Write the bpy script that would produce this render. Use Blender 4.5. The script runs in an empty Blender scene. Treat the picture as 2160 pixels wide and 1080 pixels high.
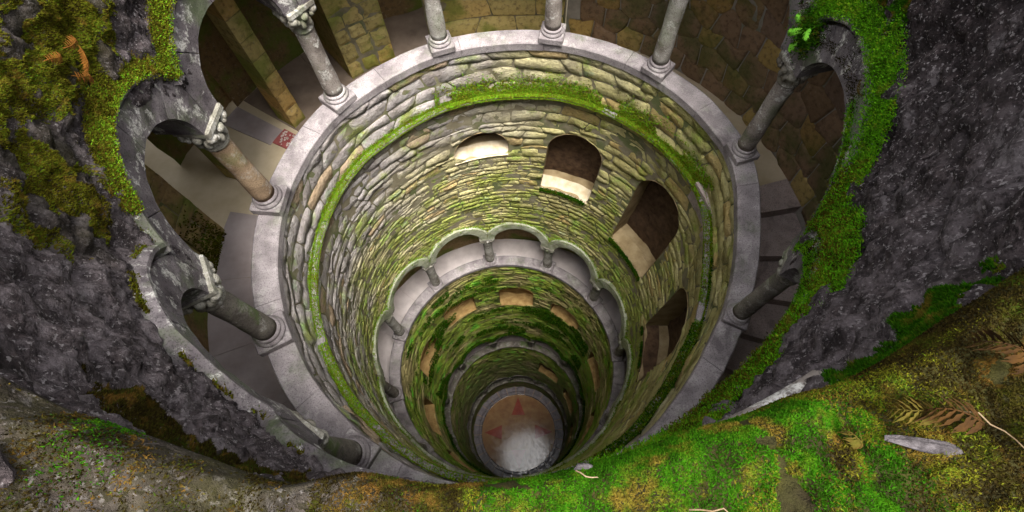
import bpy, math, random
import numpy as np
random.seed(7); rng = np.random.default_rng(7)
scene = bpy.context.scene
COL = scene.collection
rad = math.radians

# ------------------------------------------------------------------ camera
cam = bpy.data.cameras.new('camera'); cam_ob = bpy.data.objects.new('camera', cam); COL.objects.link(cam_ob)
CAM = np.array([-.0031, -.9301, 1.7658]) * 3.0
TILT, ROLL, FPX = .4133, -.0676, 1086.1
cam.sensor_fit = 'HORIZONTAL'; cam.sensor_width = 36; cam.lens = 36 * FPX / 2160
cam.clip_start = .02; cam.clip_end = 500
def cam_matrix():
    c, s = math.cos(TILT), math.sin(TILT); Rx = np.array([[1, 0, 0], [0, c, -s], [0, s, c]])
    c, s = math.cos(ROLL), math.sin(ROLL); return Rx @ np.array([[c, -s, 0], [s, c, 0], [0, 0, 1]])
RM = cam_matrix()
from mathutils import Matrix
M4 = np.eye(4); M4[:3, :3] = RM; M4[:3, 3] = CAM
cam_ob.matrix_world = Matrix(M4.tolist())
scene.camera = cam_ob
def project(P):
    v = (np.asarray(P, float) - CAM) @ RM
    d = np.maximum(-v[..., 2], 1e-3)
    return 1080 + FPX * v[..., 0] / d, 540 - FPX * v[..., 1] / d, -v[..., 2]

# ------------------------------------------------------------------ light
SUN = np.array([.12, -.26, 1.0]); SUN /= np.linalg.norm(SUN)
world = bpy.data.worlds.new('World'); scene.world = world; world.use_nodes = True
wn = world.node_tree.nodes; wl = world.node_tree.links
bg = wn['Background']; sky = wn.new('ShaderNodeTexSky'); sky.sky_type = 'NISHITA'; sky.sun_disc = False
sky.sun_elevation = math.asin(SUN[2]); sky.sun_rotation = math.atan2(SUN[0], SUN[1])
sky.air_density = 1.0; sky.dust_density = 4.0; sky.ozone_density = .6
hs = wn.new('ShaderNodeHueSaturation'); hs.inputs['Saturation'].default_value = .12  # overcast: a nearly white sky
wl.new(sky.outputs[0], hs.inputs['Color']); wl.new(hs.outputs[0], bg.inputs[0]); bg.inputs[1].default_value = .09
sun = bpy.data.lights.new('sun', 'SUN'); sun.energy = 1.5; sun.angle = rad(28); sun.color = (1, .95, .87)
sun_ob = bpy.data.objects.new('sun', sun); COL.objects.link(sun_ob)
from mathutils import Vector
sun_ob.rotation_euler = Vector(SUN.tolist()).to_track_quat('Z', 'Y').to_euler(); sun_ob.location = (6, -14, 30)
scene.view_settings.view_transform = 'Standard'; scene.view_settings.look = 'None'
scene.view_settings.gamma = 1; scene.view_settings.use_curve_mapping = False
scene.view_settings.exposure = 2.8
scene.cycles.max_bounces = 10; scene.cycles.diffuse_bounces = 8

# ------------------------------------------------------------------ noise
def _h(i, j, k, seed):
    n = (i.astype(np.int64) * 374761393 + j.astype(np.int64) * 668265263 + k.astype(np.int64) * 2147483647 + seed * 974634777) & 0xffffffff
    n = ((n ^ (n >> 13)) * 1274126177) & 0xffffffff
    n = ((n ^ (n >> 16)) * 2246822519) & 0xffffffff
    return ((n ^ (n >> 15)) & 0xffff) / 65535.0
def noise(P, sc=1.0, seed=0):
    P = np.asarray(P, float) * sc; i = np.floor(P).astype(np.int64); f = P - i; f = f * f * (3 - 2 * f)
    r = 0
    for dx in (0, 1):
        for dy in (0, 1):
            for dz in (0, 1):
                w = (f[..., 0] if dx else 1 - f[..., 0]) * (f[..., 1] if dy else 1 - f[..., 1]) * (f[..., 2] if dz else 1 - f[..., 2])
                r = r + w * _h(i[..., 0] + dx, i[..., 1] + dy, i[..., 2] + dz, seed)
    return r * 2 - 1
def fbm(P, sc=1.0, o=4, seed=0, gain=.5):
    r = 0; a = 1.0; n = 0
    for k in range(o):
        r = r + a * noise(P, sc, seed + k * 17); n += a; a *= gain; sc *= 2.03
    return r / n
def worley(P, sc=1.0, seed=0):
    P = np.asarray(P, float) * sc; i = np.floor(P).astype(np.int64)
    d1 = np.full(P.shape[:-1], 9.); d2 = np.full(P.shape[:-1], 9.)
    for dx in (-1, 0, 1):
        for dy in (-1, 0, 1):
            for dz in (-1, 0, 1):
                a, b, c = i[..., 0] + dx, i[..., 1] + dy, i[..., 2] + dz
                q = np.stack([a + _h(a, b, c, seed), b + _h(a, b, c, seed + 5), c + _h(a, b, c, seed + 9)], -1)
                d = np.linalg.norm(q - P, axis=-1)
                d2 = np.minimum(d2, np.maximum(d, d1)); d1 = np.minimum(d1, d)
    return d1, d2

# ------------------------------------------------------------------ mesh helpers
def make_mesh(name, V, F, mat, smooth=True, tint=None):
    V = np.asarray(V, np.float32).reshape(-1, 3); me = bpy.data.meshes.new(name)
    if isinstance(F, np.ndarray) and F.ndim == 2:
        n, k = F.shape
        me.vertices.add(len(V)); me.vertices.foreach_set('co', V.ravel())
        me.loops.add(n * k); me.loops.foreach_set('vertex_index', F.astype(np.int32).ravel())
        me.polygons.add(n); me.polygons.foreach_set('loop_start', np.arange(0, n * k, k, dtype=np.int32))
        try: me.polygons.foreach_set('loop_total', np.full(n, k, np.int32))
        except Exception: pass
        me.update(calc_edges=True)
    else:
        me.from_pydata(V.tolist(), [], [tuple(int(x) for x in f) for f in F])
    me.polygons.foreach_set('use_smooth', np.full(len(me.polygons), smooth, dtype=bool))
    if tint is not None:
        a = me.attributes.new('tint', 'FLOAT', 'POINT')
        a.data.foreach_set('value', np.broadcast_to(np.asarray(tint, np.float32), (len(V),)).copy())
    me.materials.append(mat); me.update()
    return me
def link(name, me, parent=None):
    o = bpy.data.objects.new(name, me); COL.objects.link(o)
    if parent is not None: o.parent = parent
    return o
def obj(name, V, F, mat, parent=None, smooth=True, tint=None):
    return link(name, make_mesh(name, V, F, mat, smooth, tint), parent)
def tag(o, label=None, cat=None, group=None, kind=None):
    if label: o['label'] = label
    if cat: o['category'] = cat
    if group: o['group'] = group
    if kind or (label and cat): o['kind'] = kind or 'thing'
    return o
def thing(name, label, cat, loc=(0, 0, 0), rotz=0, group=None):
    o = bpy.data.objects.new(name, None); COL.objects.link(o); o.location = loc; o.rotation_euler = (0, 0, rotz)
    return tag(o, label, cat, group)
def gridF(nu, nv, wrapu=False, flip=False):
    iu = np.arange(nu if wrapu else nu - 1); iv = np.arange(nv - 1)
    a, b = np.meshgrid(iu, iv, indexing='ij'); a2 = (a + 1) % nu
    F = np.stack([a * nv + b, a2 * nv + b, a2 * nv + b + 1, a * nv + b + 1], -1).reshape(-1, 4)
    return F[:, ::-1] if flip else F
def join(parts):
    Vs, Fs, Ts, n = [], [], [], 0
    for V, F, t in parts:
        Vs.append(V); Fs.append(np.asarray(F) + n); Ts.append(np.broadcast_to(t, (len(V),))); n += len(V)
    return np.concatenate(Vs), np.concatenate(Fs), np.concatenate(Ts)
def box(x0, x1, y0, y1, z0, z1, b=.012):
    # chamfered box as 24 vertices
    V = []; F = []
    s = [(x0, x1), (y0, y1), (z0, z1)]
    idx = {}
    for ax in range(3):
        for cx in (0, 1):
            for cy in (0, 1):
                for cz in (0, 1):
                    c = [cx, cy, cz]
                    p = [s[i][c[i]] + (0 if i == ax else (b if c[i] == 0 else -b)) for i in range(3)]
                    idx[(ax, cx, cy, cz)] = len(V); V.append(p)
    for ax in range(3):
        o1, o2 = [i for i in range(3) if i != ax]
        for side in (0, 1):
            q = []
            for (u, w) in ((0, 0), (1, 0), (1, 1), (0, 1)):
                c = [0, 0, 0]; c[ax] = side; c[o1] = u; c[o2] = w; q.append(idx[(ax, *c)])
            flip = (side == 0) != (ax == 1)
            F.append(tuple(q[::-1] if flip else q))
    for ax in range(3):
        o1, o2 = [i for i in range(3) if i != ax]
        for u in (0, 1):
            for w in (0, 1):
                q = []
                for (k, e) in ((o1, 0), (o1, 1), (o2, 1), (o2, 0)):
                    c = [0, 0, 0]; c[ax] = e; c[o1] = u; c[o2] = w; q.append(idx[(k, *c)])
                F.append(tuple(q))
    for cx in (0, 1):
        for cy in (0, 1):
            for cz in (0, 1): F.append((idx[(0, cx, cy, cz)], idx[(1, cx, cy, cz)], idx[(2, cx, cy, cz)]))
    return np.array(V, float), F
def fix_normals(me):
    import bmesh
    bm = bmesh.new(); bm.from_mesh(me); bmesh.ops.recalc_face_normals(bm, faces=bm.faces); bm.to_mesh(me); bm.free()
def lathe(prof, n=24, cap=True):
    prof = np.array(prof, float); a = np.linspace(0, 2 * np.pi, n, endpoint=False)
    V = np.stack([np.outer(np.cos(a), prof[:, 0]), np.outer(np.sin(a), prof[:, 0]), np.broadcast_to(prof[:, 1], (n, len(prof)))], -1).reshape(-1, 3)
    F = [tuple(f) for f in gridF(n, len(prof), True)]
    if cap:
        m = len(prof); F.append(tuple(i * m + m - 1 for i in range(n))); F.append(tuple(i * m for i in range(n))[::-1])
    return V, F

# ------------------------------------------------------------------ materials
def mat_new(name):
    m = bpy.data.materials.new(name); m.use_nodes = True; nt = m.node_tree; b = nt.nodes['Principled BSDF']
    b.inputs['Specular IOR Level'].default_value = .12
    return m, nt, nt.nodes, nt.links, b
class NB:
    def __init__(s, name):
        s.m, s.nt, s.n, s.l, s.b = mat_new(name); s.tc = s.n.new('ShaderNodeNewGeometry').outputs['Position']
    def noise(s, sc, det=4, rough=.55, dist=0, vec=None):
        t = s.n.new('ShaderNodeTexNoise'); t.inputs['Scale'].default_value = sc; t.inputs['Detail'].default_value = det
        t.inputs['Roughness'].default_value = rough; t.inputs['Distortion'].default_value = dist
        s.l.new(vec or s.tc, t.inputs['Vector']); return t.outputs['Fac']
    def vor(s, sc, feat='F1', vec=None):
        t = s.n.new('ShaderNodeTexVoronoi'); t.feature = feat; t.inputs['Scale'].default_value = sc
        s.l.new(vec or s.tc, t.inputs['Vector']); return t.outputs['Distance']
    def ramp(s, fac, stops, interp='LINEAR'):
        r = s.n.new('ShaderNodeValToRGB'); r.color_ramp.interpolation = interp; e = r.color_ramp.elements
        while len(e) < len(stops): e.new(.5)
        for k, (p, c) in enumerate(stops): e[k].position = p; e[k].color = (*c, 1) if len(c) == 3 else c
        s.l.new(fac, r.inputs[0]); return r.outputs[0]
    def val(s, fac, p0, p1, v0=0., v1=1.):
        r = s.n.new('ShaderNodeMapRange'); r.interpolation_type = 'SMOOTHSTEP'
        for i, v in zip((1, 2, 3, 4), (p0, p1, v0, v1)): r.inputs[i].default_value = v
        s.l.new(fac, r.inputs[0]); return r.outputs[0]
    def mix(s, fac, a, b, mode='MIX'):
        x = s.n.new('ShaderNodeMix'); x.data_type = 'RGBA'; x.blend_type = mode
        for sock, v in ((x.inputs[0], fac), (x.inputs[6], a), (x.inputs[7], b)):
            if isinstance(v, (int, float)): sock.default_value = v
            elif isinstance(v, tuple): sock.default_value = (*v, 1)
            else: s.l.new(v, sock)
        return x.outputs[2]
    def math(s, op, a, b=0.):
        x = s.n.new('ShaderNodeMath'); x.operation = op
        for sock, v in zip(x.inputs, (a, b)):
            if isinstance(v, (int, float)): sock.default_value = v
            else: s.l.new(v, sock)
        return x.outputs[0]
    def attr(s, name):
        a = s.n.new('ShaderNodeAttribute'); a.attribute_name = name; return a.outputs['Fac']
    def objrand(s): return s.n.new('ShaderNodeObjectInfo').outputs['Random']
    def sep(s):
        x = s.n.new('ShaderNodeSeparateXYZ'); s.l.new(s.tc, x.inputs[0]); return x.outputs
    def bump(s, h, strength=.5, dist=.02):
        b = s.n.new('ShaderNodeBump'); b.inputs['Strength'].default_value = strength; b.inputs['Distance'].default_value = dist
        s.l.new(h, b.inputs['Height']); s.l.new(b.outputs[0], s.b.inputs['Normal'])
    def done(s, col, rough=.85):
        if isinstance(col, tuple): s.b.inputs['Base Color'].default_value = (*col, 1)
        else: s.l.new(col, s.b.inputs['Base Color'])
        if isinstance(rough, (int, float)): s.b.inputs['Roughness'].default_value = rough
        else: s.l.new(rough, s.b.inputs['Roughness'])
        return s.m

def m_granite(name, base, dark, green=.0, white=.15, sc=1.):
    n = NB(name); a = n.noise(3.5 * sc, 5); sp = n.noise(70 * sc, 3, .7); big = n.noise(1.1 * sc, 3)
    c = n.ramp(a, [(.3, dark), (.62, base)])
    c = n.mix(n.val(sp, .50, .64, 0, .6), c, tuple(x * .45 for x in dark))
    c = n.mix(n.math('MULTIPLY', n.val(n.noise(5.5 * sc, 8, .74), .53, .60, 0, min(1, white * 2.2)), n.val(n.noise(75 * sc, 3, .7), .40, .55, .25, 1)), c, (.50, .485, .45))
    c = n.mix(n.val(n.noise(2.7, 6, .7, .6), .52, .66, 0, .55), c, tuple(x * .5 for x in dark))
    if green: c = n.mix(n.math('MULTIPLY', n.val(n.noise(2.3, 5, .65), .5, .68), green), c, (.07, .12, .02))
    n.bump(n.math('ADD', sp, n.noise(18, 4)), .35, .012)
    return n.done(c, .85)
MAT = {}
MAT['coping'] = m_granite('coping_granite', (.30, .268, .272), (.14, .12, .125), .25, .14)
MAT['column'] = m_granite('column_granite', (.28, .245, .22), (.10, .08, .07), .35, .45)
MAT['column2'] = m_granite('column_lichen_granite', (.38, .36, .33), (.12, .10, .08), .3, .9)
MAT['column_moss'] = m_granite('column_damp_granite', (.21, .19, .16), (.10, .085, .075), .75, .22)
MAT['column_brown'] = m_granite('column_brown_granite', (.33, .235, .15), (.17, .11, .07), .45, .2)
MAT['carving'] = m_granite('carved_granite', (.30, .285, .24), (.11, .095, .075), .5, .4)
MAT['arch'] = m_granite('arch_granite', (.17, .15, .155), (.05, .04, .045), .4, .6)
MAT['band'] = m_granite('green_washed_granite', (.40, .42, .31), (.20, .20, .13), .6, .3)
MAT['step'] = m_granite('step_granite', (.40, .32, .30), (.26, .21, .20), .05, .05)

def m_wall_stone():
    n = NB('shaft_stone'); t = n.attr('tint'); big = n.noise(.55, 4, .6); mid = n.noise(2.2, 5, .6); fine = n.noise(22, 5, .65)
    x = n.sep()
    grey = n.ramp(mid, [(.3, (.27, .235, .23)), (.55, (.47, .43, .42)), (.75, (.58, .54, .51))])
    och = n.ramp(mid, [(.3, (.27, .23, .085)), (.5, (.50, .45, .19)), (.7, (.62, .56, .29))])
    # lilac grey granite to the west of the shaft, ochre elsewhere
    f = n.val(n.math('ADD', n.math('MULTIPLY', x[0], .30), n.math('ADD', n.math('MULTIPLY', n.math('SUBTRACT', big, .5), 2.4), n.math('MULTIPLY', x[2], -.22))), -.30, .60)
    c = n.mix(f, grey, och)
    c = n.mix(n.val(t, .0, 1., .0, .22), c, (.15, .12, .07))
    c = n.mix(n.val(n.math('FRACT', n.math('MULTIPLY', t, 7.3)), .88, .9, 0, .5), c, (.45, .28, .10))
    # moss and algae stains: the deeper the greener
    dep = n.val(x[2], -1.2, -7., -.055, .12)
    g = n.val(n.math('ADD', n.noise(1.5, 6, .62), dep), .46, .60)
    gc = n.ramp(n.noise(4.2, 4), [(.3, (.15, .18, .025)), (.5, (.31, .35, .07)), (.7, (.18, .36, .035))])
    c = n.mix(n.math('MULTIPLY', g, .85), c, gc)
    rk = n.noise(13, 7, .72, 1.2); c = n.mix(n.val(rk, .36, .50, .38, 0), c, (.10, .082, .05))
    pale = n.val(n.noise(2.9, 5, .6), .60, .72, 0, .55)
    c = n.mix(pale, c, (.36, .46, .30))
    c = n.mix(n.val(fine, .5, .72, 0, .32), c, (.12, .10, .07))
    n.bump(n.math('ADD', n.math('MULTIPLY', fine, .6), n.math('ADD', rk, n.noise(9, 5, .6))), 1., .05)
    return n.done(c, .9)
MAT['stone'] = m_wall_stone()
def m_deep_stone():
    n = NB('deep_stone'); t = n.attr('tint'); mid = n.noise(1.6, 5, .6); fine = n.noise(16, 5, .65); x = n.sep()
    c = n.ramp(mid, [(.3, (.22, .18, .085)), (.5, (.40, .34, .15)), (.72, (.50, .42, .20))])
    c = n.mix(n.val(t, 0, 1, 0, .35), c, (.15, .12, .05))
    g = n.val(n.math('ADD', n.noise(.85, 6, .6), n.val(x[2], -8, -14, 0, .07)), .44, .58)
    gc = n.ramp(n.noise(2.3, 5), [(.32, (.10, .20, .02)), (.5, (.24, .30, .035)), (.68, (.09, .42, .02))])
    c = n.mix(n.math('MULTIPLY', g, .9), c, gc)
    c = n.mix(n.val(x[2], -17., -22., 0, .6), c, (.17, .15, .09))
    n.bump(n.math('ADD', fine, n.noise(7, 5, .6)), .7, .03)
    return n.done(c, .85)
MAT['deep'] = m_deep_stone()
def m_mortar(name, c0, c1, green=.5):
    n = NB(name); a = n.noise(5, 5, .6); c = n.ramp(a, [(.3, c0), (.7, c1)])
    c = n.mix(n.math('MULTIPLY', n.val(n.noise(1.9, 5, .6), .47, .62), green), c, (.06, .10, .015))
    n.bump(n.noise(30, 4), .5, .01); return n.done(c, .95)
MAT['mortar'] = m_mortar('shaft_mortar', (.13, .11, .07), (.26, .23, .16), .6)
MAT['mortar_pale'] = m_mortar('gallery_mortar', (.20, .185, .16), (.34, .31, .27), .35)
MAT['mortar_deep'] = m_mortar('deep_mortar', (.08, .08, .03), (.17, .16, .06), .8)

def m_rubble(name, cols, green=.6, gcol=(.05, .09, .012)):
    n = NB(name); t = n.attr('tint'); c = n.ramp(t, cols); fine = n.noise(14, 6, .65)
    c = n.mix(n.val(fine, .45, .7, 0, .6), c, (.06, .04, .025))
    c = n.mix(n.val(n.noise(26, 4, .6), .6, .7, 0, .3), c, (.38, .33, .27))
    c = n.mix(n.math('MULTIPLY', n.val(n.noise(1.3, 5, .6), .46, .62), green), c, gcol)
    n.bump(n.math('ADD', fine, n.noise(5, 5)), .6, .03); return n.done(c, .9)
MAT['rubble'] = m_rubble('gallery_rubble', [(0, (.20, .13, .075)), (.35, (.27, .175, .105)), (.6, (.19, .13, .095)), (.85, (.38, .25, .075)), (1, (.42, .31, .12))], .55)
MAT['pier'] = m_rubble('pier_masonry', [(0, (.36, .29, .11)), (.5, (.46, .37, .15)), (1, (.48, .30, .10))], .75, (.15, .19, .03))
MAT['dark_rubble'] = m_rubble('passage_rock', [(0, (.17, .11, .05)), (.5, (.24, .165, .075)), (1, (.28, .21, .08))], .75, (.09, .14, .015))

def m_rock():
    n = NB('rim_rock'); big = n.noise(1.2, 5, .6); mid = n.noise(7, 6, .68); fine = n.noise(30, 6, .78); fine2 = n.noise(52, 4, .62)
    c = n.ramp(mid, [(.34, (.008, .006, .0055)), (.5, (.030, .0225, .0225)), (.66, (.088, .069, .070))])
    c = n.mix(n.val(big, .5, .72, 0, .35), c, (.10, .084, .09))
    c = n.mix(n.val(fine, .49, .55, 0, .9), c, (.012, .009, .009))
    c = n.mix(n.math('MULTIPLY', n.val(fine2, .585, .62, 0, .75), n.val(n.sep()[2], 4.3, 3.9, .3, 1)), c, (.28, .255, .255))
    c = n.mix(n.math('MULTIPLY', n.val(n.noise(2.4, 6, .72, .8), .56, .63, 0, .6), n.val(fine, .4, .52)), c, (.22, .195, .20))
    sp_ = n.sep(); xx = n.math('ADD', sp_[1], n.math('MULTIPLY', sp_[0], .42)); c = n.mix(n.math('MULTIPLY', n.val(n.math('ADD', xx, n.math('MULTIPLY', n.noise(1.7, 4), 2.)), 2.0, -.9), n.math('MULTIPLY', n.val(n.noise(9, 7, .75), .44, .6, .1, .7), n.val(n.sep()[2], 4.02, 3.5))), c, (.165, .139, .145))
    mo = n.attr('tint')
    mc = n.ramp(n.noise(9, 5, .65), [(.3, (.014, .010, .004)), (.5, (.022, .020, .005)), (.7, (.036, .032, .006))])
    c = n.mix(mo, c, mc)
    n.bump(n.math('ADD', n.math('MULTIPLY', fine, .5), n.math('ADD', mid, n.math('MULTIPLY', n.noise(19, 5, .7), .7))), .9, .045)
    return n.done(c, .9)
MAT['rock'] = m_rock()
def m_moss(name, cols, brown=.25):
    n = NB(name); t = n.attr('tint'); a = n.math('ADD', n.math('MULTIPLY', n.noise(5.5, 5, .62), .66), n.math('MULTIPLY', t, .34))
    c = n.ramp(a, cols)
    c = n.mix(n.math('MULTIPLY', n.val(n.noise(11, 5, .6), .52, .68), brown), c, (.13, .065, .015))
    n.b.inputs['Specular IOR Level'].default_value = .0
    return n.done(c, .95)
MAT['moss'] = m_moss('green_moss', [(.28, (.010, .022, .002)), (.43, (.013, .046, .002)), (.58, (.020, .080, .0025)), (.75, (.05, .068, .005))], .6)
MAT['moss_bright'] = m_moss('bright_arch_moss', [(.28, (.025, .05, .003)), (.43, (.055, .17, .006)), (.58, (.09, .29, .008)), (.75, (.20, .24, .014))], .35)
MAT['moss_olive'] = m_moss('olive_moss', [(.28, (.014, .010, .003)), (.43, (.045, .038, .005)), (.56, (.085, .085, .007)), (.75, (.05, .11, .007))], .5)
MAT['moss_ledge'] = m_moss('ledge_moss', [(.28, (.09, .075, .008)), (.45, (.13, .15, .010)), (.58, (.10, .28, .010)), (.75, (.20, .20, .02))], .25)
MAT['moss_brown'] = m_moss('brown_moss', [(.28, (.007, .005, .002)), (.45, (.018, .013, .004)), (.6, (.026, .023, .004)), (.78, (.018, .045, .004))], .5)
def m_plain(name, c0, c1, sc=8, rough=.8, bump=.4):
    n = NB(name); c = n.ramp(n.noise(sc, 5, .6), [(.3, c0), (.7, c1)]); n.bump(n.noise(sc * 5, 4), bump, .01); return n.done(c, rough)
MAT['sill'] = m_plain('cream_sill', (.42, .33, .20), (.66, .58, .44), 6)
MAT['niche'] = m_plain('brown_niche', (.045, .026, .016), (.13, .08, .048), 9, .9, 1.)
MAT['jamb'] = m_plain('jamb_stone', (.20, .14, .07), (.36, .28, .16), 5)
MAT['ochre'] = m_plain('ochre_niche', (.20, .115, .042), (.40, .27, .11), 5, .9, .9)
MAT['tan_floor'] = m_plain('tan_floor', (.42, .34, .22), (.56, .47, .34), 2.2, .7, .15)
MAT['grey_floor'] = m_plain('grey_floor', (.25, .205, .20), (.38, .325, .32), 2.5, .6, .15)
MAT['pale_floor'] = m_plain('pale_floor', (.48, .42, .41), (.66, .59, .575), 3, .6, .15)
MAT['dark_paving'] = m_plain('dark_paving', (.13, .095, .07), (.25, .19, .145), 2.5, .7, .3)
MAT['red_mosaic'] = m_plain('red_mosaic', (.22, .05, .05), (.33, .10, .09), 9, .6, .1)
MAT['white_mosaic'] = m_plain('white_mosaic', (.5, .42, .38), (.62, .55, .5), 9, .6, .1)
def m_wet(name, c0, c1, r0=.05, r1=.16):
    n = NB(name); c = n.ramp(n.noise(2.6, 5, .6), [(.3, c0), (.7, c1)]); n.bump(n.noise(7, 4, .6), .05, .02)
    n.b.inputs['Specular IOR Level'].default_value = .42
    return n.done(c, n.val(n.noise(5, 4, .6), .35, .65, r0, r1))
MAT['ochre_marble'] = m_wet('ochre_marble', (.24, .12, .055), (.38, .22, .10))
MAT['red_marble'] = m_wet('red_marble', (.26, .05, .035), (.36, .085, .055))
MAT['wet_kerb'] = m_wet('wet_kerb_stone', (.05, .04, .045), (.15, .12, .135), .15, .45)
MAT['frond'] = m_plain('dry_frond', (.012, .005, .001), (.045, .020, .003), 20, .8, .1)
MAT['frond_y'] = m_plain('yellow_frond', (.05, .046, .005), (.065, .034, .006), 20, .8, .1)
MAT['frond_o'] = m_plain('orange_frond', (.10, .034, .006), (.24, .10, .016), 20, .8, .1)
MAT['frond_g'] = m_plain('green_frond', (.07, .26, .015), (.16, .42, .03), 20, .7, .1)
MAT['twig'] = m_plain('twig_bark', (.10, .065, .035), (.22, .16, .10), 30, .8, .2)
MAT['chip'] = m_plain('pale_stone_chip', (.018, .015, .016), (.085, .076, .08), 40, .85, .6)
MAT['soil'] = m_plain('leafy_soil', (.05, .035, .018), (.10, .085, .03), 3, .95, .8)

# ------------------------------------------------------------------ plan of the well (metres, origin at the top parapet's centre)
TI = [-180, -172, -161, -152, -143, -135, -128, -118, -110, -103, -95, -85, -75, -68, -62, -54, -43, -38, -26, -21, -10, 0, 6, 16, 24, 35, 46, 58, 71, 83, 97, 110, 120, 132, 141, 150, 160, 171, 180]
RI = [2.69, 2.69, 2.695, 2.70, 2.725, 2.742, 2.76, 2.815, 2.845, 2.845, 2.84, 2.80, 2.76, 2.73, 2.69, 2.61, 2.55, 2.52, 2.54, 2.545, 2.57, 2.64, 2.72, 2.80, 2.79, 2.797, 2.785, 2.774, 2.766, 2.72, 2.71, 2.71, 2.685, 2.68, 2.72, 2.715, 2.708, 2.702, 2.69]
_t = np.linspace(-180, 180, 721); _r = np.interp(_t, TI, RI)
_k = np.hanning(23); _k /= _k.sum(); _r = np.convolve(np.concatenate([_r[-61:-1], _r, _r[1:61]]), _k, 'same')[60:-60]
def wrap(t): return (np.asarray(t, float) + 180) % 360 - 180
def Rin(t): return np.interp(wrap(t), _t, _r)
TW = [-180, -139, -110, -51, -39, -23, -9, 3, 18, 30, 49, 69, 104, 132, 165, 180]
WW = [.30, .30, .27, .235, .255, .235, .26, .275, .275, .29, .255, .255, .27, .30, .295, .30]
def Rout(t): return Rin(t) + np.interp(wrap(t), TW, WW)
R2I, R2O = 2.72, 3.0
def blend(z): z = np.asarray(z, float); x = np.clip((-z - 1.) / 6., 0, 1); return x * x * (3 - 2 * x)
def axis_x(z): return -.34 * blend(z)
def Rwall(t, z): b = blend(z); return (Rin(t) + .045) * (1 - b) + 2.76 * b
def pol(t, r, z):
    t = np.asarray(t, float); r = np.asarray(r, float); z = np.asarray(z, float)
    return np.stack(np.broadcast_arrays(axis_x(z) + r * np.cos(np.radians(t)), r * np.sin(np.radians(t)), z), -1)
RINGS = [0., -7.83, -17.3, -25.9]
FLOOR_Z = -28.0

COLS1 = [-123.8, -155.4, 171, 138, 106, 75, 45, 13.6, -30, -64, -95]
SPR1 = [1.56, 1.56, 1.56, 1.53, 1.53, 1.53, 1.53, 1.53, 1.42, 1.40, 1.45]
def arcs(angles, spr, base_z, half_col=.18, rise=None):
    A = sorted(zip(angles, spr), key=lambda x: -x[0]); bays = []
    for i in range(len(A)):
        a0, s0 = A[i]; a1, s1 = A[(i + 1) % len(A)]
        if a1 > a0: a1 -= 360
        bays.append((a0, a1, base_z + s0, base_z + s1))
    return bays
def bay_curve(bays, t, R, half_col=.18, maxrise=.66):
    """height of the opening's head over each angle"""
    t = np.asarray(t, float); out = np.zeros(t.shape)
    for a0, a1, s0, s1 in bays:
        u = (a0 - t) % 360; w = a0 - a1; m = u < w; u = u / w
        half = np.radians(w) * R / 2; a = half - half_col
        q = (u - .5) * 2 * half / a
        sp = s0 + (s1 - s0) * u
        out = np.where(m, sp + np.where(np.abs(q) < 1, min(a, maxrise) * np.sqrt(np.clip(1 - q * q, 0, 1)), 0), out)
    return out
BAYS1 = arcs(COLS1, SPR1, 0)
COLS2 = [95.5, 63.5, 128, 32.5, 160.5, 0.5, -168, -137, -105, -67, -33]
SPR2 = [1.76, 1.6, 1.76, 1.45, 1.9, 1.4, 2.0, 2.0, 1.8, 1.6, 1.5]
BAYS2 = arcs(COLS2, SPR2, RINGS[1])
COLS3 = [105, 72, 138, 39, 170, 6, -158, -126, -93, -60, -27]
BAYS3 = arcs(COLS3, [1.35] * 11, RINGS[2]); BAYS4 = arcs(COLS2, [1.1] * 11, RINGS[3])

def theta_samples(bays, R, n_in=44, n_p=7, half_col=.18):
    ts = []
    for a0, a1, _, _ in bays:
        w = a0 - a1; half = np.radians(w) * R / 2; e = half_col / (2 * half) * w
        k = np.linspace(0, np.pi, n_in)
        ts += list(np.linspace(a0, a0 - e, n_p, endpoint=False)); mid = (a0 + a1) / 2
        ts += list(mid + (w / 2 - e) * np.cos(k)); ts += list(np.linspace(a1 + e, a1, n_p, endpoint=False)[1:])
    return np.array(ts)

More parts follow.
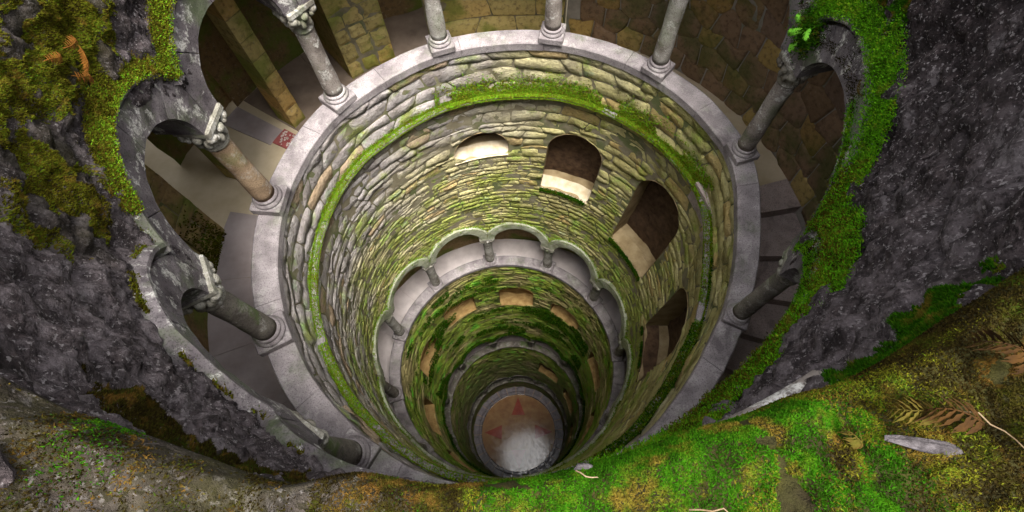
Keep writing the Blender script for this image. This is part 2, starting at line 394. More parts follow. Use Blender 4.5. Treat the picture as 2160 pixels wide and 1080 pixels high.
# ------------------------------------------------------------------ stones laid on a curved wall
class Win:
    def __init__(s, t0, t1, top, bot, R, rise=None):
        s.tc = (t0 + t1) / 2; s.half = np.radians(abs(t1 - t0)) * R / 2; s.top, s.bot, s.R = top, bot, R
        s.rise = s.half if rise is None else rise
    def local(s, t, z): return np.radians(wrap(np.asarray(t) - s.tc)) * s.R, np.asarray(z, float)
    def head(s, x): return s.top - s.rise + s.rise * np.sqrt(np.clip(1 - (x / s.half) ** 2, 0, 1))
    def outline(s, n=18):
        # counter clockwise seen from inside, (x, z)
        k = np.linspace(0, np.pi, n); arc = [(s.half * math.cos(a), s.top - s.rise + s.rise * math.sin(a)) for a in k]
        side = np.linspace(s.top - s.rise, s.bot, 6)[1:]
        bot = np.linspace(-s.half, s.half, 7)[1:]
        return np.array(arc + [(-s.half, z) for z in side] + [(x, s.bot) for x in bot] + [(s.half, z) for z in side[::-1][1:]])
    def push(s, t, z, grow=0.):
        """moves points lying in the opening out to its edge; returns t, z, inside"""
        x, zz = s.local(t, z); h = s.half + grow; cz = s.top - s.rise
        inside = (np.abs(x) < h) & (zz > s.bot - grow) & (zz < np.where(zz > cz, cz + (s.rise + grow) * np.sqrt(np.clip(1 - (x / h) ** 2, 0, 1)), 1e9))
        # arch zone: radial push
        dz = (zz - cz) * h / (s.rise + grow); rr = np.maximum(np.hypot(x, dz), 1e-4)
        xa, za = x / rr * h, cz + dz / rr * (s.rise + grow)
        ds = h - np.abs(x); db = zz - (s.bot - grow)
        xs = np.where(ds < db, np.sign(x + 1e-9) * h, x); zs = np.where(ds < db, zz, s.bot - grow)
        nx = np.where(zz > cz, xa, xs); nz = np.where(zz > cz, za, zs)
        x2 = np.where(inside, nx, x); z2 = np.where(inside, nz, zz)
        return s.tc + np.degrees(x2 / s.R), z2, inside

def courses(Rf, ztop, zbot, R, h, w, wins=(), lower=None, clear=.12, seed=1, proud=(.02, .06), wav=.06, slant=.25, t_range=None, nu=7, nv=5, gap=.0035, out=1):
    r = np.random.default_rng(seed); st = []
    rows = [ztop]
    while rows[-1] > zbot: rows.append(rows[-1] - r.uniform(*h))
    def bound(j, t):
        a = np.radians(t); P = np.stack([np.cos(a) * 3.2, np.sin(a) * 3.2, np.full_like(a, j * 7.7)], -1)
        return rows[j] + (wav if 0 < j else 0.) * (noise(P, 1., seed) + .5 * noise(P, 2.6, seed + 3))
    u = np.array([-1, -.9, -.42, 0, .42, .9, 1]) if nu == 7 else np.linspace(-1, 1, nu); v = np.array([-1, -.8, 0, .8, 1]) if nv == 5 else np.linspace(-1, 1, nv); U, Vv = np.meshgrid(u, v, indexing='ij')
    F = gridF(nu, nv)
    if out < 0: F = F[:, ::-1]
    t0, t1 = t_range or (-180, 180)
    for j in range(len(rows) - 1):
        t = t0 - (r.uniform(0, 20) if t_range is None else 0); end = t1 if t_range else t + 360; first = t; dprev = 0.
        while t < end - 1e-6:
            dt = math.degrees(r.uniform(*w) * (1.25 if r.random() < .15 else 1) / R); tn = min(t + dt, end)
            if end - tn < dt * .4: tn = end
            d0 = dprev; d1 = dprev = 0. if tn >= end - 1e-6 else r.uniform(-1, 1) * slant * math.degrees(h[0] / R)
            g = math.degrees(gap / R)
            cr = .06 * r.uniform(.3, 1.6)
            uu = U * (1 - cr * np.abs(Vv) ** 4); vv = Vv * (1 - cr * 1.2 * np.abs(U) ** 4)
            tt = (t + tn) / 2 + uu * ((tn - t) / 2 - g) + np.where(uu < 0, d0, d1) * vv * np.abs(uu)
            zt = bound(j, tt.ravel()).reshape(tt.shape) - gap; zb = bound(j + 1, tt.ravel()).reshape(tt.shape) + gap
            zz = (zt + zb) / 2 + vv * (zt - zb) / 2
            tint = r.random(); pr = r.uniform(*proud)
            tc, zc = float(tt.mean()), float(zz.mean()); ok = float((zt - zb).mean()) > .03
            nin = 0
            for W in wins:
                ti, zi, ins = W.push(tt, zz, .004); nin = max(nin, ins.mean())
                if ins.any(): tt, zz = tc + wrap(ti - tc), zi
            if nin > .55: ok = False
            if lower is not None:
                lo = lower(tt) + clear
                if (zz < lo).mean() > .6: ok = False
                zz = np.maximum(zz, lo)
            if zz.min() < zbot - .3: zz = np.maximum(zz, zbot)
            if ok:
                pil = (1 - np.abs(U) ** 26) * (1 - np.abs(Vv) ** 14)
                P0 = np.stack([tt * R / 57.3, zz, np.full_like(tt, seed * 3.1)], -1)
                tl = r.normal(0, .3, 2); hgt = pil * (pr * (1 + tl[0] * U + tl[1] * Vv) + .020 * noise(P0, 13., seed + 5) + .020 * noise(P0, 5., seed + 6)) - (1 - (pil > 0)) * .004
                rr = Rf(tt, zz) - out * hgt
                V = pol(tt, rr, zz).reshape(-1, 3)
                st.append((V, F, tint, pol(tc, float(Rf(tc, zc)), zc)))
            t = tn
    return st
def rank_and_place(stones, parent, mat, name='stone', limit=300, facing=-1):
    sc = []
    for V, F, ti, c in stones:
        x, y, d = project(V); n = -np.array([c[0] - axis_x(c[2]), c[1], 0]); n = n / (np.linalg.norm(n) + 1e-9)
        f = (CAM - c) @ n
        inside = (x > 0) & (x < 2160) & (y > 0) & (y < 1040) & (d > 0)
        if f <= 0 or inside.mean() < .3: sc.append(0); continue
        # projected area of the four corners
        q = [0, 4, len(V) - 1, len(V) - 5] if False else list(range(0, len(V), max(1, len(V) // 4)))[:4]
        X, Y = x[q], y[q]; sc.append(.5 * abs(np.dot(X, np.roll(Y, 1)) - np.dot(Y, np.roll(X, 1))))
    order = np.argsort(-np.array(sc)); top = [i for i in order[:limit] if sc[i] > 0]; rest = [i for i in range(len(stones)) if i not in set(top)]
    for i in top: obj(name, stones[i][0], stones[i][1], mat, parent, True, stones[i][2])
    if rest:
        V, F, T = join([(stones[i][0], stones[i][1], stones[i][2]) for i in rest])
        tag(obj('rubble_infill', V, F, mat, parent, True, T), kind='stuff')

def wall_grid(Rf, ztop, lower, wins, bays, R, nz):
    ts = theta_samples(bays, R, 40, 5, .16 if bays is BAYS2 else .18) if bays else np.linspace(180, -180, 400, endpoint=False)
    lo = lower(ts); v = np.linspace(0, 1, nz)
    zz = lo[:, None] + (ztop - lo)[:, None] * v[None, :]; tt = np.broadcast_to(ts[:, None], zz.shape).copy()
    dead = np.zeros(zz.shape, bool)
    for W in wins:
        cell = .06
        t2, z2, ins = W.push(tt, zz, 0); x2, _ = W.local(t2, z2); x1, _ = W.local(tt, zz)
        near = ins & (np.hypot(x2 - x1, z2 - zz) < cell); dead |= ins & ~near
        tt = np.where(near, t2, tt); zz = np.where(near, z2, zz); W.near = near
        dead |= False
    V = pol(tt, Rf(tt, zz) + .0, zz); F = gridF(len(ts), nz, True, True)
    if len(wins):
        inw = np.zeros(zz.shape, bool)
        for W in wins:
            x, z_ = W.local(tt, zz); e = 1e-3
            inw |= (np.abs(x) < W.half + e) & (z_ > W.bot - e) & (z_ < W.head(x) + e)
        bad = (dead | inw).ravel()[F].all(1) | dead.ravel()[F].any(1); F = F[~bad]
    return V.reshape(-1, 3), F, ts, lo

def niche(W, Rf, parent, depth, slope, m_jamb, m_back, m_sill, label=None):
    """window let into the wall: jamb lining, sloping sill and rear wall"""
    o = W.outline(); n = len(o); zs = o[:, 1]; t = W.tc + np.degrees(o[:, 0] / W.R)
    r0 = Rf(t, zs) - .012
    ring = [(0., -.012), (.25, .0), (.6, .0), (1., .0)]
    V = np.concatenate([pol(t, r0 + f * depth, zs) for f, _ in ring]); F = []
    for k in range(len(ring) - 1):
        for i in range(n):
            j = (i + 1) % n
            F.append((k * n + i, k * n + j, (k + 1) * n + j, (k + 1) * n + i))
    root = obj('window', V, np.array(F), m_jamb, parent, False)
    if label: root['label'] = label
    # rear wall, a rough slab
    xs = np.linspace(-W.half - .1, W.half + .1, 16); zz = np.linspace(W.bot - .1, W.top + .1, 20); X, Z = np.meshgrid(xs, zz, indexing='ij')
    tb = W.tc + np.degrees(X / W.R); rb = Rf(tb, Z) + depth - .06 + .07 * fbm(np.stack([X, Z, np.full_like(X, W.tc)], -1), 3.5, 3, 4)
    obj('rear_wall', pol(tb, rb, Z).reshape(-1, 3), gridF(16, 20), m_back, root)
    xs = np.linspace(-W.half + .004, W.half - .004, 14); d = np.linspace(-.03, depth * .5, 10); X, D = np.meshgrid(xs, d, indexing='ij')
    tb = W.tc + np.degrees(X / W.R); zs = W.bot + .006 + slope * np.clip(D, 0, None) ** 1.0 + .03 * noise(np.stack([X, D, X * 0 + W.tc], -1), 5, 2)
    zs = np.where(D < 0, W.bot - .03, zs)
    obj('sill', pol(tb, Rf(tb, zs) + D, zs).reshape(-1, 3), gridF(14, 10, False, True), m_sill, root)
    X, D = np.meshgrid(xs, np.array([depth * .48, depth * .56, depth]), indexing='ij'); tb = W.tc + np.degrees(X / W.R); zs = W.bot + slope * depth * .46 - .40 * (D > depth * .5)
    obj('niche_floor', pol(tb, Rf(tb, zs) + D, zs).reshape(-1, 3), gridF(14, 3, False, True), m_back, root)
    return root

# ------------------------------------------------------------------ moss: thousands of tiny sprigs on a surface
def sprigs(P, N, size, seed=3, lean=.7, tint=None):
    r = np.random.default_rng(seed); n = len(P); N = N / (np.linalg.norm(N, axis=1, keepdims=True) + 1e-9)
    d = N + r.normal(0, lean, (n, 3)) * .6; d /= np.linalg.norm(d, axis=1, keepdims=True)
    a = np.cross(d, r.normal(0, 1, (n, 3))); a /= np.linalg.norm(a, axis=1, keepdims=True) + 1e-9; b = np.cross(d, a)
    L = size * r.uniform(.6, 1.7, (n, 1)); w = size * r.uniform(.25, .45, (n, 1)); base = P - d * size * .35
    V = np.empty((n, 4, 3)); ph = 2 * np.pi / 3
    for k in range(3): V[:, k] = base + w * (math.cos(ph * k) * a + math.sin(ph * k) * b)
    V[:, 3] = base + d * L
    F = np.array([[0, 1, 3], [1, 2, 3], [2, 0, 3]])[None] + (np.arange(n) * 4)[:, None, None]
    t = r.random(n) if tint is None else tint
    return V.reshape(-1, 3), F.reshape(-1, 3), np.repeat(t, 4)
def moss_obj(P, N, size, mat, seed=3, lean=.7, tint=None):
    V, F, T = sprigs(P, N, size, seed, lean, tint); o = obj('moss', V, F, mat, None, False, T); return tag(o, kind='stuff')

# =================================================================== UPPER WALL (arches and mossy face above the gallery)
RIM_Z = 4.05
def sstep(x, a, b): x = np.clip((np.asarray(x, float) - a) / (b - a), 0, 1); return x * x * (3 - 2 * x)
def rim_z(t):
    t = wrap(t); return RIM_Z + 1.1 * np.where((t > -90) & (t < 60), sstep(t, -74, -48), np.where(t >= 60, 1., sstep(-t, 112, 140))) - .0
def Uin(t): return Rin(t) + .03
def rock_disp(P):
    d1, d2 = worley(P * np.array([1, 1, 1.25]), 1.9, 4); e = np.clip((d2 - d1) / .3, 0, 1)
    return .07 * fbm(P, 1.3, 3, 2) + .026 * (e - .7) + .068 * fbm(P, 4.2, 4, 8, .6) + .045 * fbm(P, 15, 3, 31, .65) - .06 * (1 - np.abs(fbm(P, 2.3, 3, 41)) * 2.4).clip(0, 1) ** 3 - .018 * (1 - np.abs(fbm(P, 7, 3, 43)) * 2.4).clip(0, 1) ** 3 + .02
def moss_mask(t, z):
    """how mossy the rock above the arches is, 0..1"""
    t = wrap(t); P = np.stack([np.cos(np.radians(t)) * 2.8, np.sin(np.radians(t)) * 2.8, z], -1)
    n = fbm(P, 1.5, 4, 50); n2 = fbm(P, 5.5, 3, 60)
    west = np.exp(-((wrap(t + 172) / 26.) ** 2)) * np.clip((z - 2.35) / .4, 0, 1) * np.clip((3.75 - z) / .5, 0, 1) * 1.15
    sw = np.exp(-((wrap(t + 113) / 18.) ** 2)) * np.exp(-((z - 3.35) / .34) ** 2) * .62
    east = np.exp(-((wrap(t - 1) / 8.) ** 2)) * np.exp(-((z - 2.75) / .28) ** 2) * .75
    se = np.exp(-((wrap(t + 66) / 9.) ** 2)) * np.exp(-((z - 3.75) / .22) ** 2) * .55
    return np.clip(west + sw + east + se + .50 * n + .42 * n2 - .42, 0, 1)
ts = theta_samples(BAYS1, 2.8, 88, 13); lo = bay_curve(BAYS1, ts, 2.8)
NZ = 120
v = np.linspace(0, 1, NZ); zz = lo[:, None] + (rim_z(ts) - lo)[:, None] * v[None, :]; tt = np.broadcast_to(ts[:, None], zz.shape)
ru = np.broadcast_to(Uin(ts)[:, None], zz.shape)
Pn = pol(tt, ru, zz); disp = rock_disp(Pn)
fade = np.clip((zz - lo[:, None]) / .45, .12, 1) * np.clip((rim_z(tt) - zz) / .35, 0.05, 1)
re_ = ru + .03 * np.clip((zz - rim_z(tt) + .45) / .4, 0, 1) - disp * fade
mk = moss_mask(tt, zz); re_ = re_ - .03 * mk
Vin = pol(tt, re_, zz)
so = [pol(ts, Uin(ts) + f, lo + .0) for f in (.40, .2, .03)]
outw = [pol(ts, Uin(ts) + .40, np.full_like(ts, 2.75))]
prof = np.concatenate([np.stack(outw + so, 1), Vin], 1); tn_ = np.concatenate([np.zeros((len(ts), 4)), mk], 1)
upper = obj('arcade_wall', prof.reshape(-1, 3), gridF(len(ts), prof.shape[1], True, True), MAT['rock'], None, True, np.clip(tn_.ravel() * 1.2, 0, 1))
tag(upper, 'round mossy granite wall with scalloped arches overhanging the well mouth', 'arcade wall')

def arch_band(bays, parent, R, face, thick, width, mat, n_st, proud=.02, half_col=.18, maxrise=.66, skip=None, name='arch_stone', sink=.012):
    for bi, (a0, a1, s0, s1) in enumerate(bays):
        w = a0 - a1; half = np.radians(w) * R / 2; a = half - half_col; h = min(a, maxrise); mid = (a0 + a1) / 2
        for k in range(n_st):
            t0, t1 = np.pi * k / n_st + .006, np.pi * (k + 1) / n_st - .006
            ang = np.linspace(t0, t1, 9); pts = []
            for wd, dep in ((-sink, thick), (-sink, -proud), (width * .5, -proud - .006), (width, -proud), (width, thick)):
                x = np.clip((a + wd) * np.cos(ang), -half + .004, half - .004); u = .5 - x / (2 * half)
                z = s0 + (s1 - s0) * u + (h + wd) * np.sin(ang) - (.0 if wd < 0 else 0)
                th = mid + np.degrees(x / R); rr = face(th, z) + dep
                rr = rr + .008 * noise(np.stack([x * 6, z * 6, th], -1), 1., 3)
                pts.append(pol(th, rr, z))
            V = np.stack(pts, 1); F = [tuple(f) for f in gridF(9, 5)]
            F += [(0, 1, 2, 3, 4), (44, 43, 42, 41, 40)]
            F += [(i * 5 + 4, (i + 1) * 5 + 4, (i + 1) * 5, i * 5) for i in range(8)]
            o = obj(name, V.reshape(-1, 3), F, mat, parent, False); fix_normals(o.data)
arch_band(BAYS1, upper, 2.8, lambda t, z: Uin(t), .43, .27, MAT['arch'], 4)

def hood_curve(bays, R, off, half_col=.18, maxrise=.66, n=30):
    C = []
    for a0, a1, s0, s1 in bays:
        w = a0 - a1; half = np.radians(w) * R / 2; a = half - half_col; h = min(a, maxrise); mid = (a0 + a1) / 2
        lim = math.acos(min(1, (half - .002) / (a + off))) if a + off > half else 0
        ang = np.linspace(lim, np.pi - lim, n); x = (a + off) * np.cos(ang); u = .5 - x / (2 * half)
        C.append((mid + np.degrees(x / R), s0 + (s1 - s0) * u + (h + off) * np.sin(ang)))
    return C
def strip(C, face, secs, mat, parent, name, seed=0, rough=.01):
    for th, z in C:
        n = len(th); nx = np.gradient(np.radians(th) * 2.8); nz = np.gradient(z); l = np.hypot(nx, nz); ox, oz = -nz / l, nx / l
        if oz[n // 2] < 0: ox, oz = -ox, -oz
        pts = []
        for (d, up) in secs:
            t2 = th + np.degrees(ox * up / 2.8); z2 = z + oz * up
            pts.append(pol(t2, face(t2, z2) - d + rough * noise(np.stack([th * .3, z * 5, z * 0 + d * 9], -1), 1., seed), z2))
        V = np.stack(pts, 1); m = len(secs)
        F = [tuple(f) for f in gridF(n, m)] + [(i * m + m - 1, (i + 1) * m + m - 1, (i + 1) * m, i * m) for i in range(n - 1)]
        F += [tuple(range(m)), tuple((n - 1) * m + k for k in range(m))[::-1]]
        o = obj(name, V.reshape(-1, 3), F, mat, parent, False); fix_normals(o.data)
HOOD1 = hood_curve(BAYS1, 2.8, .30)
strip(HOOD1, lambda t, z: Uin(t), [(-.06, 0), (.035, 0), (.065, .025), (.065, .055), (.02, .085), (-.06, .09)], MAT['arch'], upper, 'hood_moulding', 5)

# =================================================================== RIM and ground around the mouth
tr = np.concatenate([np.linspace(180, -50, 230, endpoint=False), np.linspace(-50, -122, 760, endpoint=False), np.linspace(-122, -180, 80, endpoint=False)]); nr_ = 150
nt_ = len(tr); fr = np.concatenate([np.linspace(0, .14, 110, endpoint=False) ** 1.15, np.linspace(.14 ** 1.15, 1, 40)])
TT, FR = np.meshgrid(tr, fr, indexing='ij'); D = FR * 9.0
edge = Uin(TT) - .05
base = rim_z(TT) + .10 * (1 - np.exp(-D / .12)) + .12 * np.clip(D, 0, 1.5) * np.clip(np.sin(np.radians(-TT)) , -.4, 1) * .3 + .015 * D
P0 = pol(TT, edge + D, base)
lump = .055 * fbm(P0, 2.6, 4, 71) + .045 * fbm(P0, 7, 4, 77, .6) + .012 * fbm(P0, 19, 2, 79) + .030 * np.clip(1 - worley(P0 * np.array([1, 1, .3]) + .02 * fbm(P0, 30, 2, 5)[..., None], 17., 21)[0] * 1.25, 0, 1) * (TT < -60) * (TT > -125) * (D < 1.5)
d1, d2 = worley(P0 * np.array([1, 1, .4]), 2.4, 6); rocky = np.clip((wrap(TT + 92) * -1) / 14., 0, 1) * (TT < -60) * (TT > -179)
lump = lump + rocky * .11 * fbm(P0 * np.array([1.2, 4.5, 1]), 2.2, 5, 61, .6) + rocky * .03 * (np.clip((d2 - d1) / .25, 0, 1) - .6)
inner = np.clip(D / .05, 0, 1)
Pz = base + lump * inner - .06 * (1 - inner); Pr = edge + D - .03 * noise(P0, 5, 13) * (D < .2) - .04 * np.exp(-((D - .04) / .05) ** 2)
def rim_moss_shade(t, d):
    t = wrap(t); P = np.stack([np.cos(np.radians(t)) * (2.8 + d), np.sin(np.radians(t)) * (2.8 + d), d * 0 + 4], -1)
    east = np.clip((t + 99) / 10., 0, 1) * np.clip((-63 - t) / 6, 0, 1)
    return np.clip(east * 1.25 + .6 * fbm(P, 2.2, 4, 90) + .42 * (1 - east) * (t < -90), 0, 1)  # moss cover; on the left also shade painted into the rock's tint
rm = rim_moss_shade(TT, D)
_sk = [pol(tr, Uin(tr) + .10, rim_z(tr) - .34), pol(tr, Uin(tr) + .0, rim_z(tr) - .26), pol(tr, Uin(tr) - .045 - .02 * noise(P0[:, 0], 4, 3), Pz[:, 0] - .10)]
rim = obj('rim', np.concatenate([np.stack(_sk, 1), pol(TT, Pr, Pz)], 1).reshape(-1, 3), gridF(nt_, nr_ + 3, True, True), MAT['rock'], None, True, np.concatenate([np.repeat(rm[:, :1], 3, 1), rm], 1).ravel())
tag(rim, kind='structure')

# =================================================================== moss on the upper wall, hood mouldings and rim
def sample_grid(Pg, mask, n, seed):
    """random points on a grid surface, weighted by cell area and mask, with normals"""
    r = np.random.default_rng(seed)
    a, b, c = Pg[:-1, :-1], Pg[1:, :-1], Pg[:-1, 1:]
    nrm = np.cross(b - a, c - a); ar = np.linalg.norm(nrm, axis=-1); w = (ar * mask[:-1, :-1]).ravel()
    idx = r.choice(len(w), n, p=w / w.sum()); u, v2 = r.random((2, n, 1))
    a, b, c, nn = a.reshape(-1, 3)[idx], b.reshape(-1, 3)[idx], c.reshape(-1, 3)[idx], nrm.reshape(-1, 3)[idx]
    return a + (b - a) * u + (c - a) * v2, nn
cx = lambda P: np.stack([-P[:, 0], -P[:, 1], P[:, 2] * 0 + .6], -1)
# camera-side visibility is not used: moss grows wherever the mask says so
Mw = np.where(mk > .12, mk, 0) * (np.abs(wrap(tt + 180)) < 50)
P, N = sample_grid(Vin, Mw, 100000, 1); k = fbm(P, 5., 4, 5) > -.10; P = P[k]; moss_obj(P, cx(P) / 3, .015, MAT['moss_olive'], 11)
Mw = np.where(mk > .1, mk, 0) * (wrap(tt) > -131) * (wrap(tt) < -88)
P, N = sample_grid(Vin, Mw, 36000, 2); moss_obj(P, cx(P) / 3, .012, MAT['moss_brown'], 12)
Mw = np.where(mk > .1, mk, 0) * (wrap(tt) > -88) * (wrap(tt) < 30)
P, N = sample_grid(Vin, Mw, 40000, 3); moss_obj(P, cx(P) / 3, .014, MAT['moss'], 13)
Pr_ = pol(TT, Pr, Pz)
vis = (wrap(TT) > -100) & (wrap(TT) < -62) & (D < 2.6)
Mr = np.where(rm > .2, rm, 0) * vis / (1 + (D / .7) ** 2)
P, N = sample_grid(Pr_, Mr, 520000, 4)
cush = np.clip(1 - worley(P * np.array([1, 1, .3]) + .02 * fbm(P, 30, 2, 5)[..., None], 17., 21)[0] * 1.25, 0, 1)
keep = (fbm(P, 6., 3, 55) > -.45) & (rng.random(len(P)) < .35 + cush); P, cush = P[keep], cush[keep]
q_ = fbm(P, 2.6, 4, 5) + .35 * fbm(P, 14, 3, 6) + rng.normal(0, .09, len(P)) - .05 * np.clip(np.degrees(np.arctan2(P[:, 1], P[:, 0])) + 79, 0, 40) - .05 * np.clip(-86 - np.degrees(np.arctan2(P[:, 1], P[:, 0])), 0, 10) - .5 * np.clip(np.hypot(P[:, 0], P[:, 1]) - 2.95, 0, 1)
tn = np.clip(cush * 1.1 + rng.normal(.1, .22, len(P)), 0, 1)  # sprigs darker in hollows between cushions: crevice shade painted into the tint
for sel, mt, sd in ((q_ > -.06, 'moss', 14), ((q_ <= -.06) & (q_ > -.30), 'moss_olive', 15), (q_ <= -.30, 'moss_brown', 17)):
    moss_obj(P[sel], np.array([0, 0, 1.]) + .5 * rng.normal(0, 1, (int(sel.sum()), 3)), .0068, MAT[mt], sd, .9, tn[sel])
vis = (wrap(TT) < -92) & (wrap(TT) > -150) & (D < 1.6); Mr = np.where(rm > .1, rm, 0) * vis
P, N = sample_grid(Pr_, Mr, 260000, 5); k = fbm(P, 5., 4, 91) + rng.normal(0, .08, len(P)) > .06; P = P[k]; kg = fbm(P, 4., 3, 92) + rng.normal(0, .1, len(P)) > .32; moss_obj(P[kg], np.array([0, 0, 1.]) + 0 * P[kg], .007, MAT['moss'], 18, .9); P = P[~kg]; moss_obj(P, np.array([0, 0, 1.]) + 0 * P, .0075, MAT['moss_brown'], 16, .9)
def hood_moss(C, face, rng_t, n, size, mat, seed, spread=.1, dens=None, up0=.09, proud=.05, flat=False):
    r = np.random.default_rng(seed); ths = np.concatenate([c[0] for c in C]); zs = np.concatenate([c[1] for c in C])
    k = (wrap(ths) > rng_t[0]) & (wrap(ths) < rng_t[1]) if rng_t[0] < rng_t[1] else ((wrap(ths) > rng_t[0]) | (wrap(ths) < rng_t[1]))
    ths, zs = ths[k], zs[k]; i = r.integers(0, len(ths) - 1, n); f = r.random(n)
    ok = np.abs(wrap(ths[np.minimum(i + 1, len(ths) - 1)] - ths[i])) < 4
    t = ths[i] + np.where(ok, wrap(ths[np.minimum(i + 1, len(ths) - 1)] - ths[i]) * f, 0); z = zs[i] + np.where(ok, (zs[np.minimum(i + 1, len(zs) - 1)] - zs[i]) * f, 0)
    up = r.beta(1.3, 2.2, n) * spread; z = z + up0 - .03 + up; t = t + r.normal(0, .5, n)
    keep = fbm(np.stack([t * .2, z * 3, z * 0], -1), 1., 3, seed) > -.35 + (dens or 0)
    P = pol(t, face(t, z) - proud * np.exp(-up / (spread * .6)) * r.uniform(.2, 1, n), z)[keep]
    a = np.radians(t[keep]); N = np.stack([-np.cos(a), -np.sin(a), np.full_like(a, .9)], -1)
    return moss_obj(P, N, size, mat, seed)
UF = lambda t, z: Uin(t)
hood_moss(HOOD1, UF, (140, -158), 40000, .014, MAT['moss_olive'], 21, .20, -.25, proud=.09)
hood_moss(HOOD1, UF, (140, -158), 30000, .013, MAT['moss_ledge'], 25, .16, -.2, proud=.10)
hood_moss(HOOD1, UF, (-158, -100), 5000, .018, MAT['moss_olive'], 22, .08, .25, proud=.04)
hood_moss(HOOD1, UF, (-84, 40), 80000, .013, MAT['moss_bright'], 23, .34, -.5, proud=.11)
hood_moss(HOOD1, UF, (-84, -8), 50000, .013, MAT['moss_bright'], 26, .34, -.12, up0=-.24, proud=.05)
hood_moss(HOOD1, UF, (-60, 30), 16000, .012, MAT['moss_brown'], 27, .34, .1, up0=-.22, proud=.05)
hood_moss(HOOD1, UF, (-75, -22), 30000, .013, MAT['moss_olive'], 24, .30, .1, proud=.12)

# =================================================================== parapets
def parapet(ring, Ri, Ro, z, nseg, mat, label, thick=.13, off=0., drop=.9):
    th0 = np.linspace(180, -180, 240, endpoint=False)
    # body of the parapet behind the coping
    prof = [(Ro(th0) - .05, z - drop), (Ro(th0) - .05, z - thick + .004), (Ri(th0) + .06, z - thick + .004)]
    V = np.stack([pol(th0, r, np.full_like(th0, zz_)) for r, zz_ in prof], 1)
    root = obj('parapet', V.reshape(-1, 3), gridF(240, 3, True, True), MAT['mortar'], None, True)
    tag(root, label, 'parapet')
    for k in range(nseg):
        a0, a1 = off + 360 * k / nseg, off + 360 * (k + 1) / nseg; g = .05
        t = np.linspace(a0 + g, a1 - g, 10); b = .014; dz = random.uniform(-.003, .003)
        sec = [(0, -thick), (0, -b), (b, 0), (1, 0), (2, -b), (2, -thick)]
        pts = []
        for kx, zz_ in sec:
            r = {0: Ri(t), b: Ri(t) + b, 1: Ro(t) - b, 2: Ro(t)}[kx]
            pts.append(pol(t, r + .004 * noise(np.stack([t, t * 0 + k, t * 0 + zz_], -1), .7, 3), np.full_like(t, z + zz_ + dz)))
        V = np.stack(pts, 1); m = 6
        F = [tuple(f) for f in gridF(10, m)] + [(i * m + m - 1, (i + 1) * m + m - 1, (i + 1) * m, i * m) for i in range(9)]
        F += [tuple(range(m)), tuple(9 * m + q for q in range(m))[::-1]]
        o = obj('coping_stone', V.reshape(-1, 3), F, mat, root, False); fix_normals(o.data)
    return root
parapet(0, Rin, Rout, 0., 15, MAT['coping'], 'broad pale granite parapet ring carrying the top columns', off=5.)
parapet(1, lambda t: 2.72 + 0 * np.asarray(t), lambda t: 3.0 + 0 * np.asarray(t), RINGS[1], 22, MAT['coping'], 'grey parapet ring under the second arcade, halfway down', off=2.)
parapet(2, lambda t: 2.72 + 0 * np.asarray(t), lambda t: 3.0 + 0 * np.asarray(t), RINGS[2], 22, MAT['column_moss'], 'small green-stained parapet ring of the third arcade', off=2.)
parapet(3, lambda t: 2.70 + 0 * np.asarray(t), lambda t: 3.0 + 0 * np.asarray(t), RINGS[3], 22, MAT['column_moss'], 'dark lowest parapet ring close above the well floor', off=2.)

# =================================================================== shaft walls
low2 = lambda t: bay_curve(BAYS2, t, 2.76, .16); low3 = lambda t: bay_curve(BAYS3, t, 2.76); low4 = lambda t: bay_curve(BAYS4, t, 2.76)
WINS1 = [Win(87.6, 108.6, -1.93, -2.62, 2.74), Win(52.4, 73.2, -1.90, -3.72, 2.76), Win(15, 37, -1.80, -4.25, 2.76), Win(-27, -3, -2.0, -4.6, 2.64)]
V, F, _, _ = wall_grid(Rwall, -.13, low2, WINS1, BAYS2, 2.76, 110)
sw1 = obj('shaft_wall', V, F, MAT['mortar'], None, True); tag(sw1, 'upper drum of rough pale stones with deep arched windows below the mossy ledge', 'stone wall')
LEDGE = lambda t: -1.0 + .10 * np.cos(np.radians(wrap(t) + 20)) * (np.cos(np.radians(wrap(t) + 20)) > 0)
# bands: big stones above the ledge, large then thinner stones below
st = courses(Rwall, -.15, -.98, 2.74, (.17, .30), (.26, .75), (), None, 0, 3, (.008, .03), .06, .6)
st += courses(Rwall, -1.06, -2.6, 2.76, (.11, .24), (.2, .65), WINS1, None, 0, 4, (.005, .022), .06, .55)
st += courses(Rwall, -2.6, -6.9, 2.76, (.075, .16), (.16, .5), WINS1, low2, .16, 5, (.004, .018), .05, .5)
rank_and_place(st, sw1, MAT['stone'])
wl_ = ['narrow arched window with cream sill, highest and leftmost on the upper drum', 'arched window with moss-edged cream sill', 'tall arched window with dark rubbly inside', 'low dark window at the right of the upper drum']
for W, l, ms in zip(WINS1, wl_, ('sill', 'sill', 'jamb', 'niche')): niche(W, Rwall, sw1, .5, .22, MAT['jamb'], MAT['niche'], MAT[ms], l)
